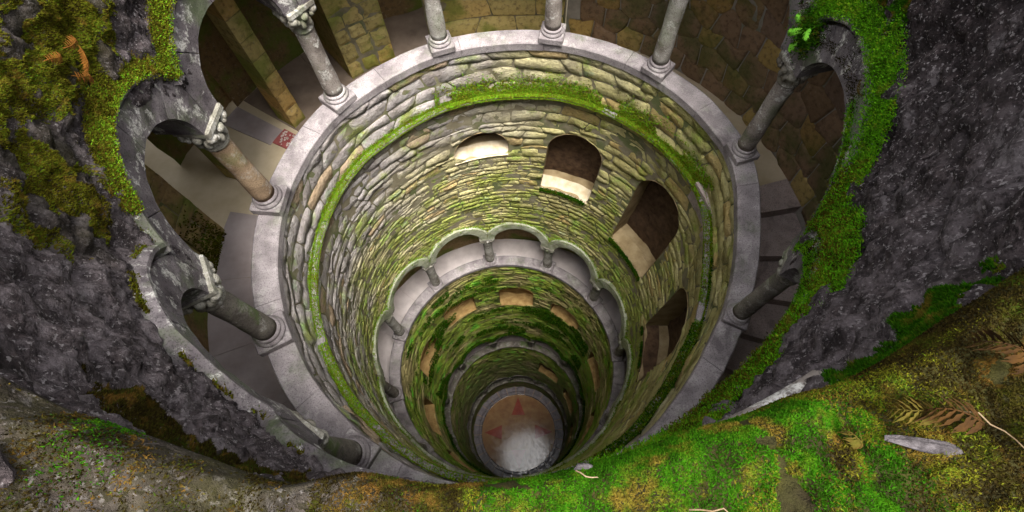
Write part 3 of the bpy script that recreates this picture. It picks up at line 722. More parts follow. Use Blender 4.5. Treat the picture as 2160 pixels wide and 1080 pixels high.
# string course: ledge stones that carry the moss
for k in range(24):
    a0, a1 = k * 15 + .25, k * 15 + 14.75; t = np.linspace(a0, a1, 9); pts = []
    z0 = -1.0
    for d, dz in ((-.10, 0.02), (.085, 0), (.11, -.02), (.11, -.06), (.06, -.085), (-.10, -.09)):
        pts.append(pol(t, Rwall(t, -1.) - d + .012 * noise(np.stack([t, t * 0 + d * 30, t * 0], -1), .35, 8), z0 + dz + .006 * noise(np.stack([t, t * 0, t * 0 + 4], -1), .3, 9)))
    V = np.stack(pts, 1); m = 6
    F = [tuple(f) for f in gridF(9, m)] + [(i * m + m - 1, (i + 1) * m + m - 1, (i + 1) * m, i * m) for i in range(8)] + [tuple(range(m)), tuple(8 * m + q for q in range(m))[::-1]]
    o = obj('ledge_stone', V.reshape(-1, 3), F, MAT['coping'], sw1, False); fix_normals(o.data)
arch_band(BAYS2, sw1, 2.76, lambda t, z: Rwall(t, z), .42, .22, MAT['band'], 3, .075, .16, name='arch_stone')
# moss along the ledge
def ledge_moss(n, trange, size, mat, seed, up, bias=0.):
    r = np.random.default_rng(seed); t = r.uniform(*trange, n)
    e = np.abs(r.normal(0, 1, n)) * up; dep = r.uniform(-.02, .125, n)
    z = np.where(r.random(n) < .55, -.985, -.985 + e); rr = Rwall(t, -1.) - np.where(z > -.98, .045, dep) ; z = np.where(r.random(n) < .2, -1.03, z); rr = np.where(z < -1.02, Rwall(t, -1.) - .12, rr)
    keep = fbm(np.stack([np.cos(np.radians(t)) * 2.7, np.sin(np.radians(t)) * 2.7, z * 2], -1), 1.9, 3, seed) > bias
    a = np.radians(t); N = np.stack([-np.cos(a) * .6, -np.sin(a) * .6, np.ones_like(a)], -1)
    return moss_obj(pol(t, rr, z)[keep], N[keep], size, mat, seed)
ledge_moss(30000, (-150, 185), .020, MAT['moss_ledge'], 31, .045, -.30)
ledge_moss(18000, (95, 230), .018, MAT['moss_ledge'], 37, .02, -.35)
ledge_moss(22000, (12, 112), .028, MAT['moss_ledge'], 32, .16, -.2)
ledge_moss(9000, (-75, 12), .026, MAT['moss'], 33, .05, -.05)
HOOD2 = hood_curve(BAYS2, 2.76, .2)
hood_moss(HOOD2, lambda t, z: Rwall(t, z), (-180, 180), 20000, .03, MAT['moss_ledge'], 34, .10, .05, up0=.02, proud=.09)
# sill moss of the windows
def sill_moss(W, n, seed):
    r = np.random.default_rng(seed); x = r.uniform(-W.half, W.half, n); t = W.tc + np.degrees(x / W.R); z = W.bot + r.normal(-.03, .03, n)
    k = noise(np.stack([x * 6, z * 0, z * 0 + seed], -1), 1., 3) > -.35; t, z = t[k], z[k]
    a = np.radians(t); N = np.stack([-np.cos(a), -np.sin(a), np.ones_like(a) * .5], -1)
    moss_obj(pol(t, Rwall(t, z) - .05, z), N, .03, MAT['moss'], seed)
sill_moss(WINS1[1], 1800, 41); sill_moss(WINS1[2], 2600, 42); sill_moss(WINS1[3], 1600, 43)

WINS2 = [Win(c - 11.5, c + 11.5, tp, bt, 2.76, .36) for c, tp, bt in ((122, -9.6, -11.1), (82, -9.75, -11.4), (46, -10.05, -11.2), (157, -10.1, -12.0), (-166, -11.2, -13.2), (6, -10.6, -12.0), (-30, -11.3, -12.9), (-130, -11.6, -13.4))]
R2w = lambda t, z: 2.765 + 0 * np.asarray(t, float) + 0 * np.asarray(z, float)
V, F, _, _ = wall_grid(R2w, RINGS[1] - .13, low3, WINS2, BAYS3, 2.76, 110)
sw2 = obj('shaft_wall', V, F, MAT['mortar_deep'], None, True); tag(sw2, 'middle drum of thin mossy stones with ochre blind windows', 'stone wall')
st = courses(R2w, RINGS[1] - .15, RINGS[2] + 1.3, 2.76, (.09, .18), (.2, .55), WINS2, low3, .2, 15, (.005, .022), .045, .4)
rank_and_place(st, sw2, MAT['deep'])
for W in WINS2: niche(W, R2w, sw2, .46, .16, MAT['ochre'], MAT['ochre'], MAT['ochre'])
arch_band(BAYS3, sw2, 2.76, R2w, .4, .2, MAT['column_moss'], 2, .05)
HOOD3 = hood_curve(BAYS3, 2.76, .2)
hood_moss(HOOD3, R2w, (-180, 180), 14000, .06, MAT['moss'], 35, .18, -.2, up0=.02, proud=.1)
r = np.random.default_rng(77); n = 30000; t = r.uniform(20, 175, n); z = r.uniform(-15, -8.3, n); k = fbm(pol(t, 2.76, z) * np.array([1, 1, 1.6]), .9, 4, 123) > .17
a = np.radians(t); moss_obj(pol(t, 2.70 + 0 * t, z)[k], np.stack([-np.cos(a), -np.sin(a), .6 + 0 * a], -1)[k], .05, MAT['moss'], 36)

WINS3 = [Win(c - 12, c + 12, tp, bt, 2.76, .2) for c, tp, bt in ((50, -19.6, -21.6), (15, -20, -22), (-20, -20.4, -22.4))]
V, F, _, _ = wall_grid(R2w, RINGS[2] - .13, low4, WINS3, BAYS4, 2.76, 70)
sw3 = obj('shaft_wall', V, F, MAT['mortar_deep'], None, True); tag(sw3, 'lower drum of damp dark stones deep in the well', 'stone wall')
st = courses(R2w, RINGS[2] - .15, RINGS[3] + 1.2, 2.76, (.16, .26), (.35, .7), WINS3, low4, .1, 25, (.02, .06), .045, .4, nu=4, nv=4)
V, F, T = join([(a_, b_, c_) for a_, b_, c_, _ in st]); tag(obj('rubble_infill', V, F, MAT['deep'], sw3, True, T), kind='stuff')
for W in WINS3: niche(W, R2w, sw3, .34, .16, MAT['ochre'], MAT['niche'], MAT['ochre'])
arch_band(BAYS4, sw3, 2.76, R2w, .4, .2, MAT['column_moss'], 2, .05, maxrise=.5)
th0 = np.linspace(180, -180, 160, endpoint=False)
V = np.stack([pol(th0, 2.78, np.full_like(th0, q)) for q in (FLOOR_Z - .1, RINGS[3] - .13)], 1)
sw4 = obj('shaft_wall', V.reshape(-1, 3), gridF(160, 2, True, True), MAT['mortar_deep'], None, True); tag(sw4, 'dark foot of the well wall round the star floor', 'stone wall')
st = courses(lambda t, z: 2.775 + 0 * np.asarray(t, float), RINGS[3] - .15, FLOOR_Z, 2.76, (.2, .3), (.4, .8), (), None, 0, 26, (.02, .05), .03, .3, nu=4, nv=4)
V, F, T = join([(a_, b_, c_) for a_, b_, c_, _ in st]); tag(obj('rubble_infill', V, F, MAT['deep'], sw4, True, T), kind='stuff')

# =================================================================== columns
def sph(n=10, m=7):
    V = []; F = []
    for i in range(m + 1):
        p = math.pi * i / m
        for j in range(n): V.append((math.sin(p) * math.cos(2 * math.pi * j / n), math.sin(p) * math.sin(2 * math.pi * j / n), math.cos(p)))
    for i in range(m):
        for j in range(n): F.append((i * n + j, (i + 1) * n + j, (i + 1) * n + (j + 1) % n, i * n + (j + 1) % n))
    return np.array(V), F
def spiral_volute():
    # a curled leaf tip: two fat rolls side by side with a stem
    V0, F0 = sph(10, 7); V = []; F = []
    for (dx, dy, dz, q) in ((0, .0, 0, .052), (-.02, .03, -.035, .036), (-.02, -.03, -.035, .036), (-.045, 0, -.07, .034)):
        n0 = len(V); V += [tuple(v * q * np.array([.9, 1.1, 1]) + np.array([dx, dy, dz])) for v in V0]; F += [tuple(i + n0 for i in f) for f in F0]
    return np.array(V), F
_cache = {}
def cmesh(key, fn, mat, smooth=True):
    k = (key, mat.name)
    if k not in _cache:
        V, F = fn(); _cache[k] = make_mesh(key, V, F, mat, smooth); fix_normals(_cache[k])
    return _cache[k]
def column(t, r, z0, H, label, group, mat, name='column', carve=MAT['carving'], detail=True, sc=1.0):
    p = pol(t, r, z0); root = thing(name, label, 'column', tuple(p), rad(t), group)
    key = 'H%.2f_%.2f' % (H, sc)
    def add(nm, V, F, m, parent, smooth=True): return link(nm, cmesh(nm + key, lambda: (V, F), m, smooth), parent)
    s = sc; V, F = box(-.185 * s, .185 * s, -.185 * s, .185 * s, -.004, .11 * s, .012); pl = add('plinth', V, F, MAT['coping'] if detail else carve, root, False)
    V, F = lathe([(.165 * s, .108 * s), (.176 * s, .125 * s), (.172 * s, .145 * s), (.150 * s, .160 * s), (.140 * s, .170 * s), (.150 * s, .182 * s), (.150 * s, .195 * s), (.128 * s, .21 * s)], 28); add('base_moulding', V, F, MAT['coping'] if detail else carve, root)
    n = 14; zs = np.linspace(.205 * s, H - .34 * s, n); pr = [(.122 * s - .010 * s * f + .003 * s * math.sin(f * 9), z) for f, z in zip(np.linspace(0, 1, n), zs)]
    V, F = lathe(pr, 28); V = V + np.stack([.004 * noise(V, 7, 3), .004 * noise(V, 7, 4), V[:, 2] * 0], -1); add('shaft', V, F, mat, root)
    zc = H - .34 * s
    V, F = lathe([(.128 * s, zc - .02), (.135 * s, zc), (.122 * s, zc + .02 * s), (.118 * s, zc + .05 * s), (.135 * s, zc + .14 * s), (.155 * s, zc + .22 * s), (.17 * s, zc + .27 * s)], 28); cap = add('capital', V, F, carve, root)
    V, F = box(-.185 * s, .185 * s, -.185 * s, .185 * s, H - .07 * s, H + .012, .014); add('abacus', V, F, carve, cap, False)
    if detail:
        vm = cmesh('volute', spiral_volute, carve); lf = cmesh('leaf_boss', sph, carve)
        for k in range(4):
            a = math.pi / 4 + k * math.pi / 2; o = link('volute', vm, cap); o.location = (.20 * math.cos(a) * sc, .20 * math.sin(a) * sc, H - .115 * sc); o.scale = (sc, sc, sc); o.rotation_euler = (0, 0, a)
            a = k * math.pi / 2; o = link('leaf_boss', lf, cap); o.location = (.165 * sc * math.cos(a), .165 * sc * math.sin(a), H - .125 * sc); o.scale = (.04 * sc, .05 * sc, .05 * sc); o.rotation_euler = (0, 0, a)
            for q in (-.3, .3):
                o = link('leaf_boss', lf, cap); o.location = (.145 * sc * math.cos(a + q), .145 * sc * math.sin(a + q), H - .22 * sc); o.scale = (.032 * sc, .036 * sc, .06 * sc); o.rotation_euler = (0, 0, a + q)
    return root
G1 = 'columns of the top arcade'
L1 = {0: ('stubby dark column at the lower left, seen almost end-on from above', 'column_moss'),
      1: ('thick green-stained column leaning across the lower left gallery', 'column_moss'),
      2: ('brown weathered column with curled capital before the tan passage floor', 'column_brown'),
      3: ('grey column with carved capital between the two stone piers on the left', 'column'),
      4: ('white-flaked column left of the topmost mossy pale wall', 'column2'),
      5: ('slim pale column standing at the top centre of the parapet', 'column'),
      6: ('column with a long white lichen streak, right of the top centre', 'column2'),
      7: ('smooth brownish column under the fern-tufted capital at upper right', 'column'),
      8: ('dark short column in front of the steps on the right', 'column_moss'),
      9: ('half-hidden column foot below the mossy arch at lower right', 'column_moss')}
for k in range(10):
    t = COLS1[k]; column(t, (float(Rin(t)) + float(Rout(t))) / 2 + (.03 if k == 0 else .01), 0, SPR1[k], L1[k][0], G1, MAT[L1[k][1]], sc={7: .82, 8: .70, 9: .70, 3: .94, 4: .9, 5: .9, 6: .88}.get(k, 1.))
G2 = 'columns of the second arcade'
P2 = {95.5: 'small pale column at the head of the second arcade, left of centre', 63.5: 'small pale column of the second arcade, right of centre', 128: 'small column between the two big upper-left arches of the second arcade',
      160.5: 'small brown column at the left of the second arcade', -168: 'small dark column at the lower left of the second arcade', 32.5: 'small shaded column at the upper right of the second arcade', .5: 'small dark column at the right edge of the second arcade', -33: 'small dark column low at the right of the second arcade', -137: 'small dark column under the mossy edge, lowest of the second arcade'}
for t, hh_ in zip(COLS2, SPR2):
    if t in P2: column(t, 2.86, RINGS[1], hh_, P2[t], G2, MAT['column2'] if 20 < t < 165 else MAT['column'], sc=1.0)
G3 = 'tiny columns of the third arcade'
P3 = {170: 'tiny mossy column at the far left of the third arcade', 138: 'tiny mossy column, second from the left in the third arcade', 105: 'tiny mossy column left of the top middle of the third arcade', 72: 'tiny mossy column right of the top middle of the third arcade', 39: 'tiny mossy column at the upper right of the third arcade', 6: 'tiny dark column, second from the right in the third arcade', -27: 'tiny dark column lowest on the right of the third arcade', -158: 'tiny dark column lowest on the left of the third arcade'}
for t in COLS3:
    if t in P3: column(t, 2.86, RINGS[2], 1.35, P3[t], G3, MAT['column_moss'], carve=MAT['column_moss'], detail=False)
G4 = 'tiny columns of the lowest arcade'
P4 = {95.5: 'tiny dark column straight above the tip of the topmost red star point', 63.5: 'tiny dark column right of the middle of the lowest arcade', 128: 'tiny dark column left of the middle of the lowest arcade', 32.5: 'tiny dark column at the upper right of the lowest arcade', 160.5: 'tiny dark column at the far left of the lowest arcade', .5: 'tiny dark column at the far right of the lowest arcade'}
for t in COLS2:
    if t in P4: column(t, 2.86, RINGS[3], 1.1, P4[t], G4, MAT['column_moss'], carve=MAT['column_moss'], detail=False)

# =================================================================== galleries
GZ = -.92
# --- floor of the top gallery
tf = np.linspace(200, 12, 180); rf = np.linspace(2.9, 7.0, 30); T_, R_ = np.meshgrid(tf, rf, indexing='ij')
gf = obj('gallery_floor', pol(T_, R_, GZ + .006 * noise(pol(T_, R_, 0 * T_), 2.5, 4)).reshape(-1, 3), gridF(180, 30, False, False), MAT['tan_floor'], None, True); fix_normals(gf.data); tag(gf, kind='structure')
# grey walking slabs next to the parapet
def slab(t0, t1, r0, r1, z, mat, parent, name='paving_slab', th=.035):
    t = np.linspace(t0, t1, 6); pts = [pol(t, np.full_like(t, r), np.full_like(t, q)) for r, q in ((r0, z - th), (r0, z - .006), (r0 + .006, z), (r1 - .006, z), (r1, z - .006), (r1, z - th))]
    V = np.stack(pts, 1); m = 6
    F = [tuple(f) for f in gridF(6, m)] + [tuple(range(m)), tuple(5 * m + q for q in range(m))[::-1]]
    o = obj(name, V.reshape(-1, 3), F, mat, parent, False); fix_normals(o.data); return o
for k in range(10):
    a = 152 + k * 15; slab(a + .05, a + 14.95, 2.9, 3.45 if a < 166 else 3.98, GZ + .014, MAT['grey_floor'], gf)
for k in range(3): slab(104 + k * 13.5, 104 + k * 13.5 + 13.4, 2.9, 4.9, GZ + .016, MAT['dark_paving'], gf)
# --- red mosaic threshold by the doorway
slab(145.5, 149.5, 3.52, 3.98, GZ + .022, MAT['red_mosaic'], gf, 'mosaic_panel'); slab(146, 150.2, 3.99, 4.9, GZ + .018, MAT['grey_floor'], gf, 'threshold_slab')
r = np.random.default_rng(5); mp = []
for k in range(46):
    t, q = r.uniform(145.9, 149.1), r.uniform(3.57, 3.93); c = pol(t, q, GZ + .026); a = r.uniform(0, 6); s_ = r.uniform(.012, .024)
    mp.append((np.array([c + s_ * np.array([math.cos(a + b_), math.sin(a + b_), 0]) for b_ in (0, 1.57, 3.14, 4.71)]), np.array([[0, 1, 2, 3]]), 0.))
V, F, T = join(mp); tag(obj('mosaic_chips', V, F, MAT['white_mosaic'], gf, False), kind='stuff')

# --- outer wall of the gallery (rubble), its mortar skin and stones
def skin(t0, t1, r, z0, z1, mat, label, cat='wall', name='gallery_wall', rough=.03, nz=16, r_end=None):
    t = np.linspace(t0, t1, max(4, int(abs(t1 - t0) * 1.0))); z = np.linspace(z0, z1, nz); T_, Z_ = np.meshgrid(t, z, indexing='ij')
    rr = r + (0 if r_end is None else (r_end - r) * (T_ - t0) / (t1 - t0)); P_ = pol(T_, rr + 0 * T_, Z_)
    o = obj(name, pol(T_, rr + rough * fbm(P_, 2., 3, 7), Z_).reshape(-1, 3), gridF(len(t), nz, False, False), mat, None, True); fix_normals(o.data)
    return tag(o, label, cat)
def rubble(parent, Rf, t0, t1, z0, z1, cell, mat, seed, rr_=None, flat=False):
    """polygon masonry: shared hexagon lattice, jittered; each stone a part"""
    r = np.random.default_rng(seed); R = float(Rf(t0, 0)); W = np.radians(t1 - t0) * R; nx, nz_ = max(2, int(W / cell)), max(2, int((z1 - z0) / (cell * .8)))
    dx, dz = W / nx, (z1 - z0) / nz_
    jit = {}
    def vert(i, j):
        if (i, j) not in jit: jit[(i, j)] = (r.uniform(-.3, .3) * dx * .6, r.uniform(-.3, .3) * dz)
        return jit[(i, j)]
    S = []
    for j in range(nz_):
        for i in range(nx):
            ox = .5 * (j % 2)
            pts = []
            for (a, b, key) in ((0, 0, (2 * i + (j % 2), j)), (.5, -.12, (2 * i + 1 + (j % 2), j)), (1, 0, (2 * i + 2 + (j % 2), j)), (1, 1, (2 * i + 2 + (j % 2), j + 1)), (.5, 1.12, (2 * i + 1 + (j % 2), j + 1)), (0, 1, (2 * i + (j % 2), j + 1))):
                v_ = vert(*key); pts.append(((i + ox + a) * dx + v_[0], (j + b) * dz + v_[1]))
            pts = np.array(pts); c = pts.mean(0); q = []
            for k in range(6):
                a, b = pts[k], pts[(k + 1) % 6]; q += [a * .86 + b * .14, a * .14 + b * .86]
            q = np.array(q); q = c + (q - c) * (1 - .009 / max(.08, np.hypot(*(q - c).T).mean()))
            pr = r.uniform(.008, .03); rings = [(1., -.008), (.965, pr * .5), (.86, pr * .95), (.45, pr + r.uniform(-.006, .015))]
            V = []; 
            for f, h in rings:
                p = c + (q - c) * f; hh = h + .008 * noise(np.stack([p[:, 0] * 8, p[:, 1] * 8, p[:, 0] * 0 + seed], -1), 1., 2) * (f < 1)
                tt_ = t0 + np.degrees(p[:, 0] / R); zz_ = np.clip(z0 + p[:, 1], z0, z1); V.append(pol(tt_, Rf(tt_, zz_) - hh, zz_))
            cc = pol(t0 + math.degrees(c[0] / R), Rf(t0, 0) - pr - .01, z0 + c[1]); V.append(cc[None]); V = np.concatenate(V)
            F = [(k_ * 12 + i_, k_ * 12 + (i_ + 1) % 12, (k_ + 1) * 12 + (i_ + 1) % 12, (k_ + 1) * 12 + i_) for k_ in range(3) for i_ in range(12)]
            F += [(36 + i_, 36 + (i_ + 1) % 12, 48) for i_ in range(12)]
            tcen = t0 + math.degrees(c[0] / R)
            if tcen > t1 or tcen < t0: continue
            o = obj('stone', V, F, mat, parent, True, r.random()); S.append(o)
    return S
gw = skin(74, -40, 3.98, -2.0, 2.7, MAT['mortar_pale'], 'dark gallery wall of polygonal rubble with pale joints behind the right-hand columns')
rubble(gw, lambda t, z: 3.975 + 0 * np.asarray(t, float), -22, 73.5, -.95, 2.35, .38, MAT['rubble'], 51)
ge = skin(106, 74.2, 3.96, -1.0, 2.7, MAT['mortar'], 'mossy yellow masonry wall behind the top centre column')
se_ = courses(lambda t, z: 3.955 + 0 * np.asarray(t, float), 1.4, -.92, 3.95, (.26, .42), (.4, .8), (), None, 0, 53, (.01, .03), .03, .3, (74.5, 105.8))
for V, F, ti, c in se_: obj('stone', V, F, MAT['pier'], ge, True, ti)
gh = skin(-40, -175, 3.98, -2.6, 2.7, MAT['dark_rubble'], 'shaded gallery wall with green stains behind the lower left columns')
def pier(t0, t1, r0, r1, z0, z1, label, mat, h, nper, seed, name='pier'):
    """pier built of coursed blocks round a core"""
    t = [t0 + .15, t1 - .15]; P_ = [pol(t[0], r0 + .02, z0), pol(t[1], r0 + .02, z0), pol(t[1], r1, z0), pol(t[0], r1, z0)]
    V = np.array(P_ + [p + np.array([0, 0, z1 - z0]) for p in P_]); F = [(0, 1, 5, 4), (1, 2, 6, 5), (2, 3, 7, 6), (3, 0, 4, 7), (4, 5, 6, 7)]
    root = obj(name, V, F, MAT['mortar'], None, False); fix_normals(root.data); tag(root, label, 'pier')
    r = np.random.default_rng(seed); z = z0
    while z < z1 - .05:
        hh = min(r.uniform(*h), z1 - z); k = int(r.integers(*nper)) if nper[1] > nper[0] else nper[0]
        cuts = np.concatenate([[0], np.sort((np.arange(1, k) + r.uniform(-.22, .22, max(k - 1, 0))) / k), [1]])
        for i in range(k):
            a, b = t0 + (t1 - t0) * cuts[i] + .12, t0 + (t1 - t0) * cuts[i + 1] - .12
            tt_ = np.linspace(a, b, 6); zz_ = np.linspace(z + .006, z + hh - .006, 5); T_, Z_ = np.meshgrid(tt_, zz_, indexing='ij')
            e = np.minimum(1, 6 * np.minimum(np.minimum((T_ - a), (b - T_)) / (b - a), np.minimum(Z_ - zz_[0], zz_[-1] - Z_) / hh)); pr = r.uniform(.0, .02)
            front = pol(T_, r0 - pr * e + .012 * noise(pol(T_, r0 + 0 * T_, Z_), 9, 3) + (1 - e) * .008, Z_)
            back = pol(T_, r1 - .01 + 0 * T_, Z_)
            V = np.concatenate([front.reshape(-1, 3), back.reshape(-1, 3)]); F = [tuple(f) for f in gridF(6, 5)]; m = 30
            for x in range(5): F += [(x * 5, (x + 1) * 5, m + (x + 1) * 5, m + x * 5), (x * 5 + 4, m + x * 5 + 4, m + (x + 1) * 5 + 4, (x + 1) * 5 + 4)]
            for y in range(4): F += [(y, m + y, m + y + 1, y + 1), (25 + y, 25 + y + 1, m + 25 + y + 1, m + 25 + y)]
            o = obj('stone', V, F, mat, root, False, r.random()); fix_normals(o.data)
        z += hh
    return root
pier(115, 126.5, 3.88, 4.75, GZ, 2.6, 'broad mossy yellow stone pier at the upper left', MAT['pier'], (.24, .4), (2, 4), 61)
pier(140.6, 144.2, 3.84, 4.2, GZ, 2.6, 'slim pier of single stacked ochre blocks', MAT['pier'], (.28, .4), (1, 1), 62)
pier(157.2, 160.0, 4.0, 4.3, GZ, 2.6, 'narrow orange pier behind the brown column', MAT['pier'], (.3, .42), (1, 1), 63)
pier(171, 178, 3.95, 6.2, GZ, 2.6, 'dark rubble end wall beside the passage with green moss at its foot', MAT['dark_rubble'], (.22, .36), (1, 3), 64, 'pier')
pier(178.2, 186, 3.95, 4.4, GZ - .2, 2.6, 'dark rubble pier stained green at the far left of the gallery', MAT['dark_rubble'], (.22, .36), (2, 3), 65, 'pier')
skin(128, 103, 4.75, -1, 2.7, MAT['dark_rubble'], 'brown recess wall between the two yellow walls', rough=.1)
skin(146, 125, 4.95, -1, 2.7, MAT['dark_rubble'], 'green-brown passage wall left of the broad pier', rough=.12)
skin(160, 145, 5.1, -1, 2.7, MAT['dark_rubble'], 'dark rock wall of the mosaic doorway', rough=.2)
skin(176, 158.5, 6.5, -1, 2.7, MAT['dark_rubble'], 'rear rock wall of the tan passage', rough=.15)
# green foot of the far-left pier
r = np.random.default_rng(6); n = 1500; t = r.uniform(172, 186, n); z = GZ + np.abs(r.normal(0, .35, n)); a = np.radians(t); k = noise(pol(t, 3.9, z), 3., 8) > -.1
moss_obj(pol(t, 3.92, z)[k], np.stack([-np.cos(a), -np.sin(a), .5 + 0 * a], -1)[k], .03, MAT['moss_olive'], 66)
# vault over the gallery
tv = np.linspace(180, -180, 240, endpoint=False); T_, R_ = np.meshgrid(tv, np.linspace(3.1, 7.2, 14), indexing='ij')
gv = obj('gallery_vault', pol(T_, R_, 2.62 + .1 * fbm(pol(T_, R_, 0 * T_), 1.5, 3, 3)).reshape(-1, 3), gridF(240, 14, True), MAT['dark_rubble'], None, True, .4); tag(gv, kind='structure')
# --- steps on the right
stairs = thing('staircase', 'dark worn stone steps curving down behind the right-hand columns', 'staircase', tuple(pol(0, 3.4, GZ)))
inv = np.array(stairs.location)
edges = [18, 6.5, -3, -12, -20.5, -29, -37.5, -46, -54.5, -63, -71.5, -80]
for k in range(len(edges) - 1):
    t = np.linspace(edges[k] + .3, edges[k + 1] - 1.0, 8); z = GZ - .175 * k; r0 = 2.6 if k else 2.9
    pts = [pol(t, np.full_like(t, q) + .01 * noise(np.stack([t, t * 0, t * 0 + q], -1), .4, 3), np.full_like(t, zz_)) - inv for q, zz_ in ((2.75, z - .4), (2.75, z), (3.3, z - .008), (3.96, z), (3.96, z - .4))]
    V = np.stack(pts, 1); m = 5
    F = [tuple(f) for f in gridF(8, m)] + [(i * m + m - 1, (i + 1) * m + m - 1, (i + 1) * m, i * m) for i in range(7)] + [tuple(range(m)), tuple(7 * m + q for q in range(m))[::-1]]
    o = obj('step', V.reshape(-1, 3), F, MAT['step'], stairs, False); fix_normals(o.data)
# low ground of the gallery under the near arches
T_, R_ = np.meshgrid(np.linspace(-60, -165, 80), np.linspace(2.9, 4.0, 6), indexing='ij')

# --- second gallery: paved floor, rear wall, ceiling
def gallery(z0, ceil, mat_wall, mat_floor, label, nsl, zfl=-.9):
    tf = np.linspace(180, -180, 120, endpoint=False); T_, R_ = np.meshgrid(tf, np.array([2.9, 4.1]), indexing='ij')
    fl = obj('gallery_floor', pol(T_, R_, z0 + zfl + 0 * T_).reshape(-1, 3), gridF(120, 2, True), mat_floor, None, True); fix_normals(fl.data); tag(fl, kind='structure')
    for k in range(nsl):
        a = 360 * k / nsl; zz_ = z0 + zfl + .02 + (.02 * (k % 2)); slab(a + .25, a + 360 / nsl - .25, 2.96, 3.93, zz_, mat_floor, fl)
    Z_ = np.linspace(z0 + zfl - .1, ceil, 8); T_, ZZ = np.meshgrid(tf, Z_, indexing='ij')
    w_ = obj('gallery_wall', pol(T_, 3.95 + .05 * fbm(pol(T_, 3.9 + 0 * T_, ZZ), 2., 3, 5), ZZ).reshape(-1, 3), gridF(120, 8, True), mat_wall, None, True, .5); fix_normals(w_.data); tag(w_, label, 'wall')
    T_, R_ = np.meshgrid(tf, np.array([2.9, 4.05]), indexing='ij'); c = obj('gallery_vault', pol(T_, R_, ceil + 0 * T_).reshape(-1, 3), gridF(120, 2, True), mat_wall, None, True, .5); fix_normals(c.data); tag(c, kind='structure')
gallery(RINGS[1], RINGS[1] + 3.0, MAT['dark_rubble'], MAT['pale_floor'], 'dim rear wall of the second gallery behind the small columns', 36)
gallery(RINGS[2], RINGS[2] + 2.6, MAT['dark_rubble'], MAT['grey_floor'], 'dark rear wall of the third gallery', 24)
gallery(RINGS[3], RINGS[3] + 2.4, MAT['dark_rubble'], MAT['grey_floor'], 'dark rear wall of the lowest gallery', 24)

# =================================================================== star floor at the bottom
tf = np.linspace(180, -180, 96, endpoint=False); T_, R_ = np.meshgrid(tf, np.linspace(0.001, 2.8, 12), indexing='ij')
fl = obj('floor', pol(T_, R_, FLOOR_Z + 0 * T_).reshape(-1, 3), gridF(96, 12, True), MAT['ochre_marble'], None, True); fix_normals(fl.data); tag(fl, kind='structure')
cxf = float(axis_x(FLOOR_Z))
for k in range(4):
    a = rad(90 - 90 * k - 3); u = np.array([math.cos(a), math.sin(a), 0]); w = np.array([-u[1], u[0], 0]); o3 = np.array([cxf, 0, FLOOR_Z + .006])
    V = np.array([o3 + 1.02 * u + .42 * w, o3 + 2.08 * u, o3 + 1.02 * u - .42 * w]); f3 = obj('star_point', V, [(0, 1, 2)], MAT['red_marble'], fl, False); fix_normals(f3.data)
    if f3.data.polygons[0].normal.z < 0: f3.data.flip_normals()
kb = thing('kerb', 'wet dark stone kerb ringing the star floor at the bottom', 'kerb', (cxf, 0, FLOOR_Z))
for k in range(28):
    a = 360 / 28 * k; t = np.radians(np.linspace(a + .3, a + 360 / 28 - .3, 5)); pts = []
    for q, zz_ in ((2.24, -.02), (2.24, .10), (2.27, .14), (2.40, .14), (2.44, .12), (2.44, .012), (2.76, .012), (2.76, -.02)):
        pts.append(np.stack([q * np.cos(t), q * np.sin(t), np.full_like(t, zz_ + .01 * math.sin(k * 3.3))], -1))
    V = np.stack(pts, 1); m = 8; F = [tuple(f) for f in gridF(5, m)] + [tuple(range(m)), tuple(4 * m + q for q in range(m))[::-1]]
    o = obj('kerb_stone', V.reshape(-1, 3), F, MAT['wet_kerb'], kb, False); fix_normals(o.data)

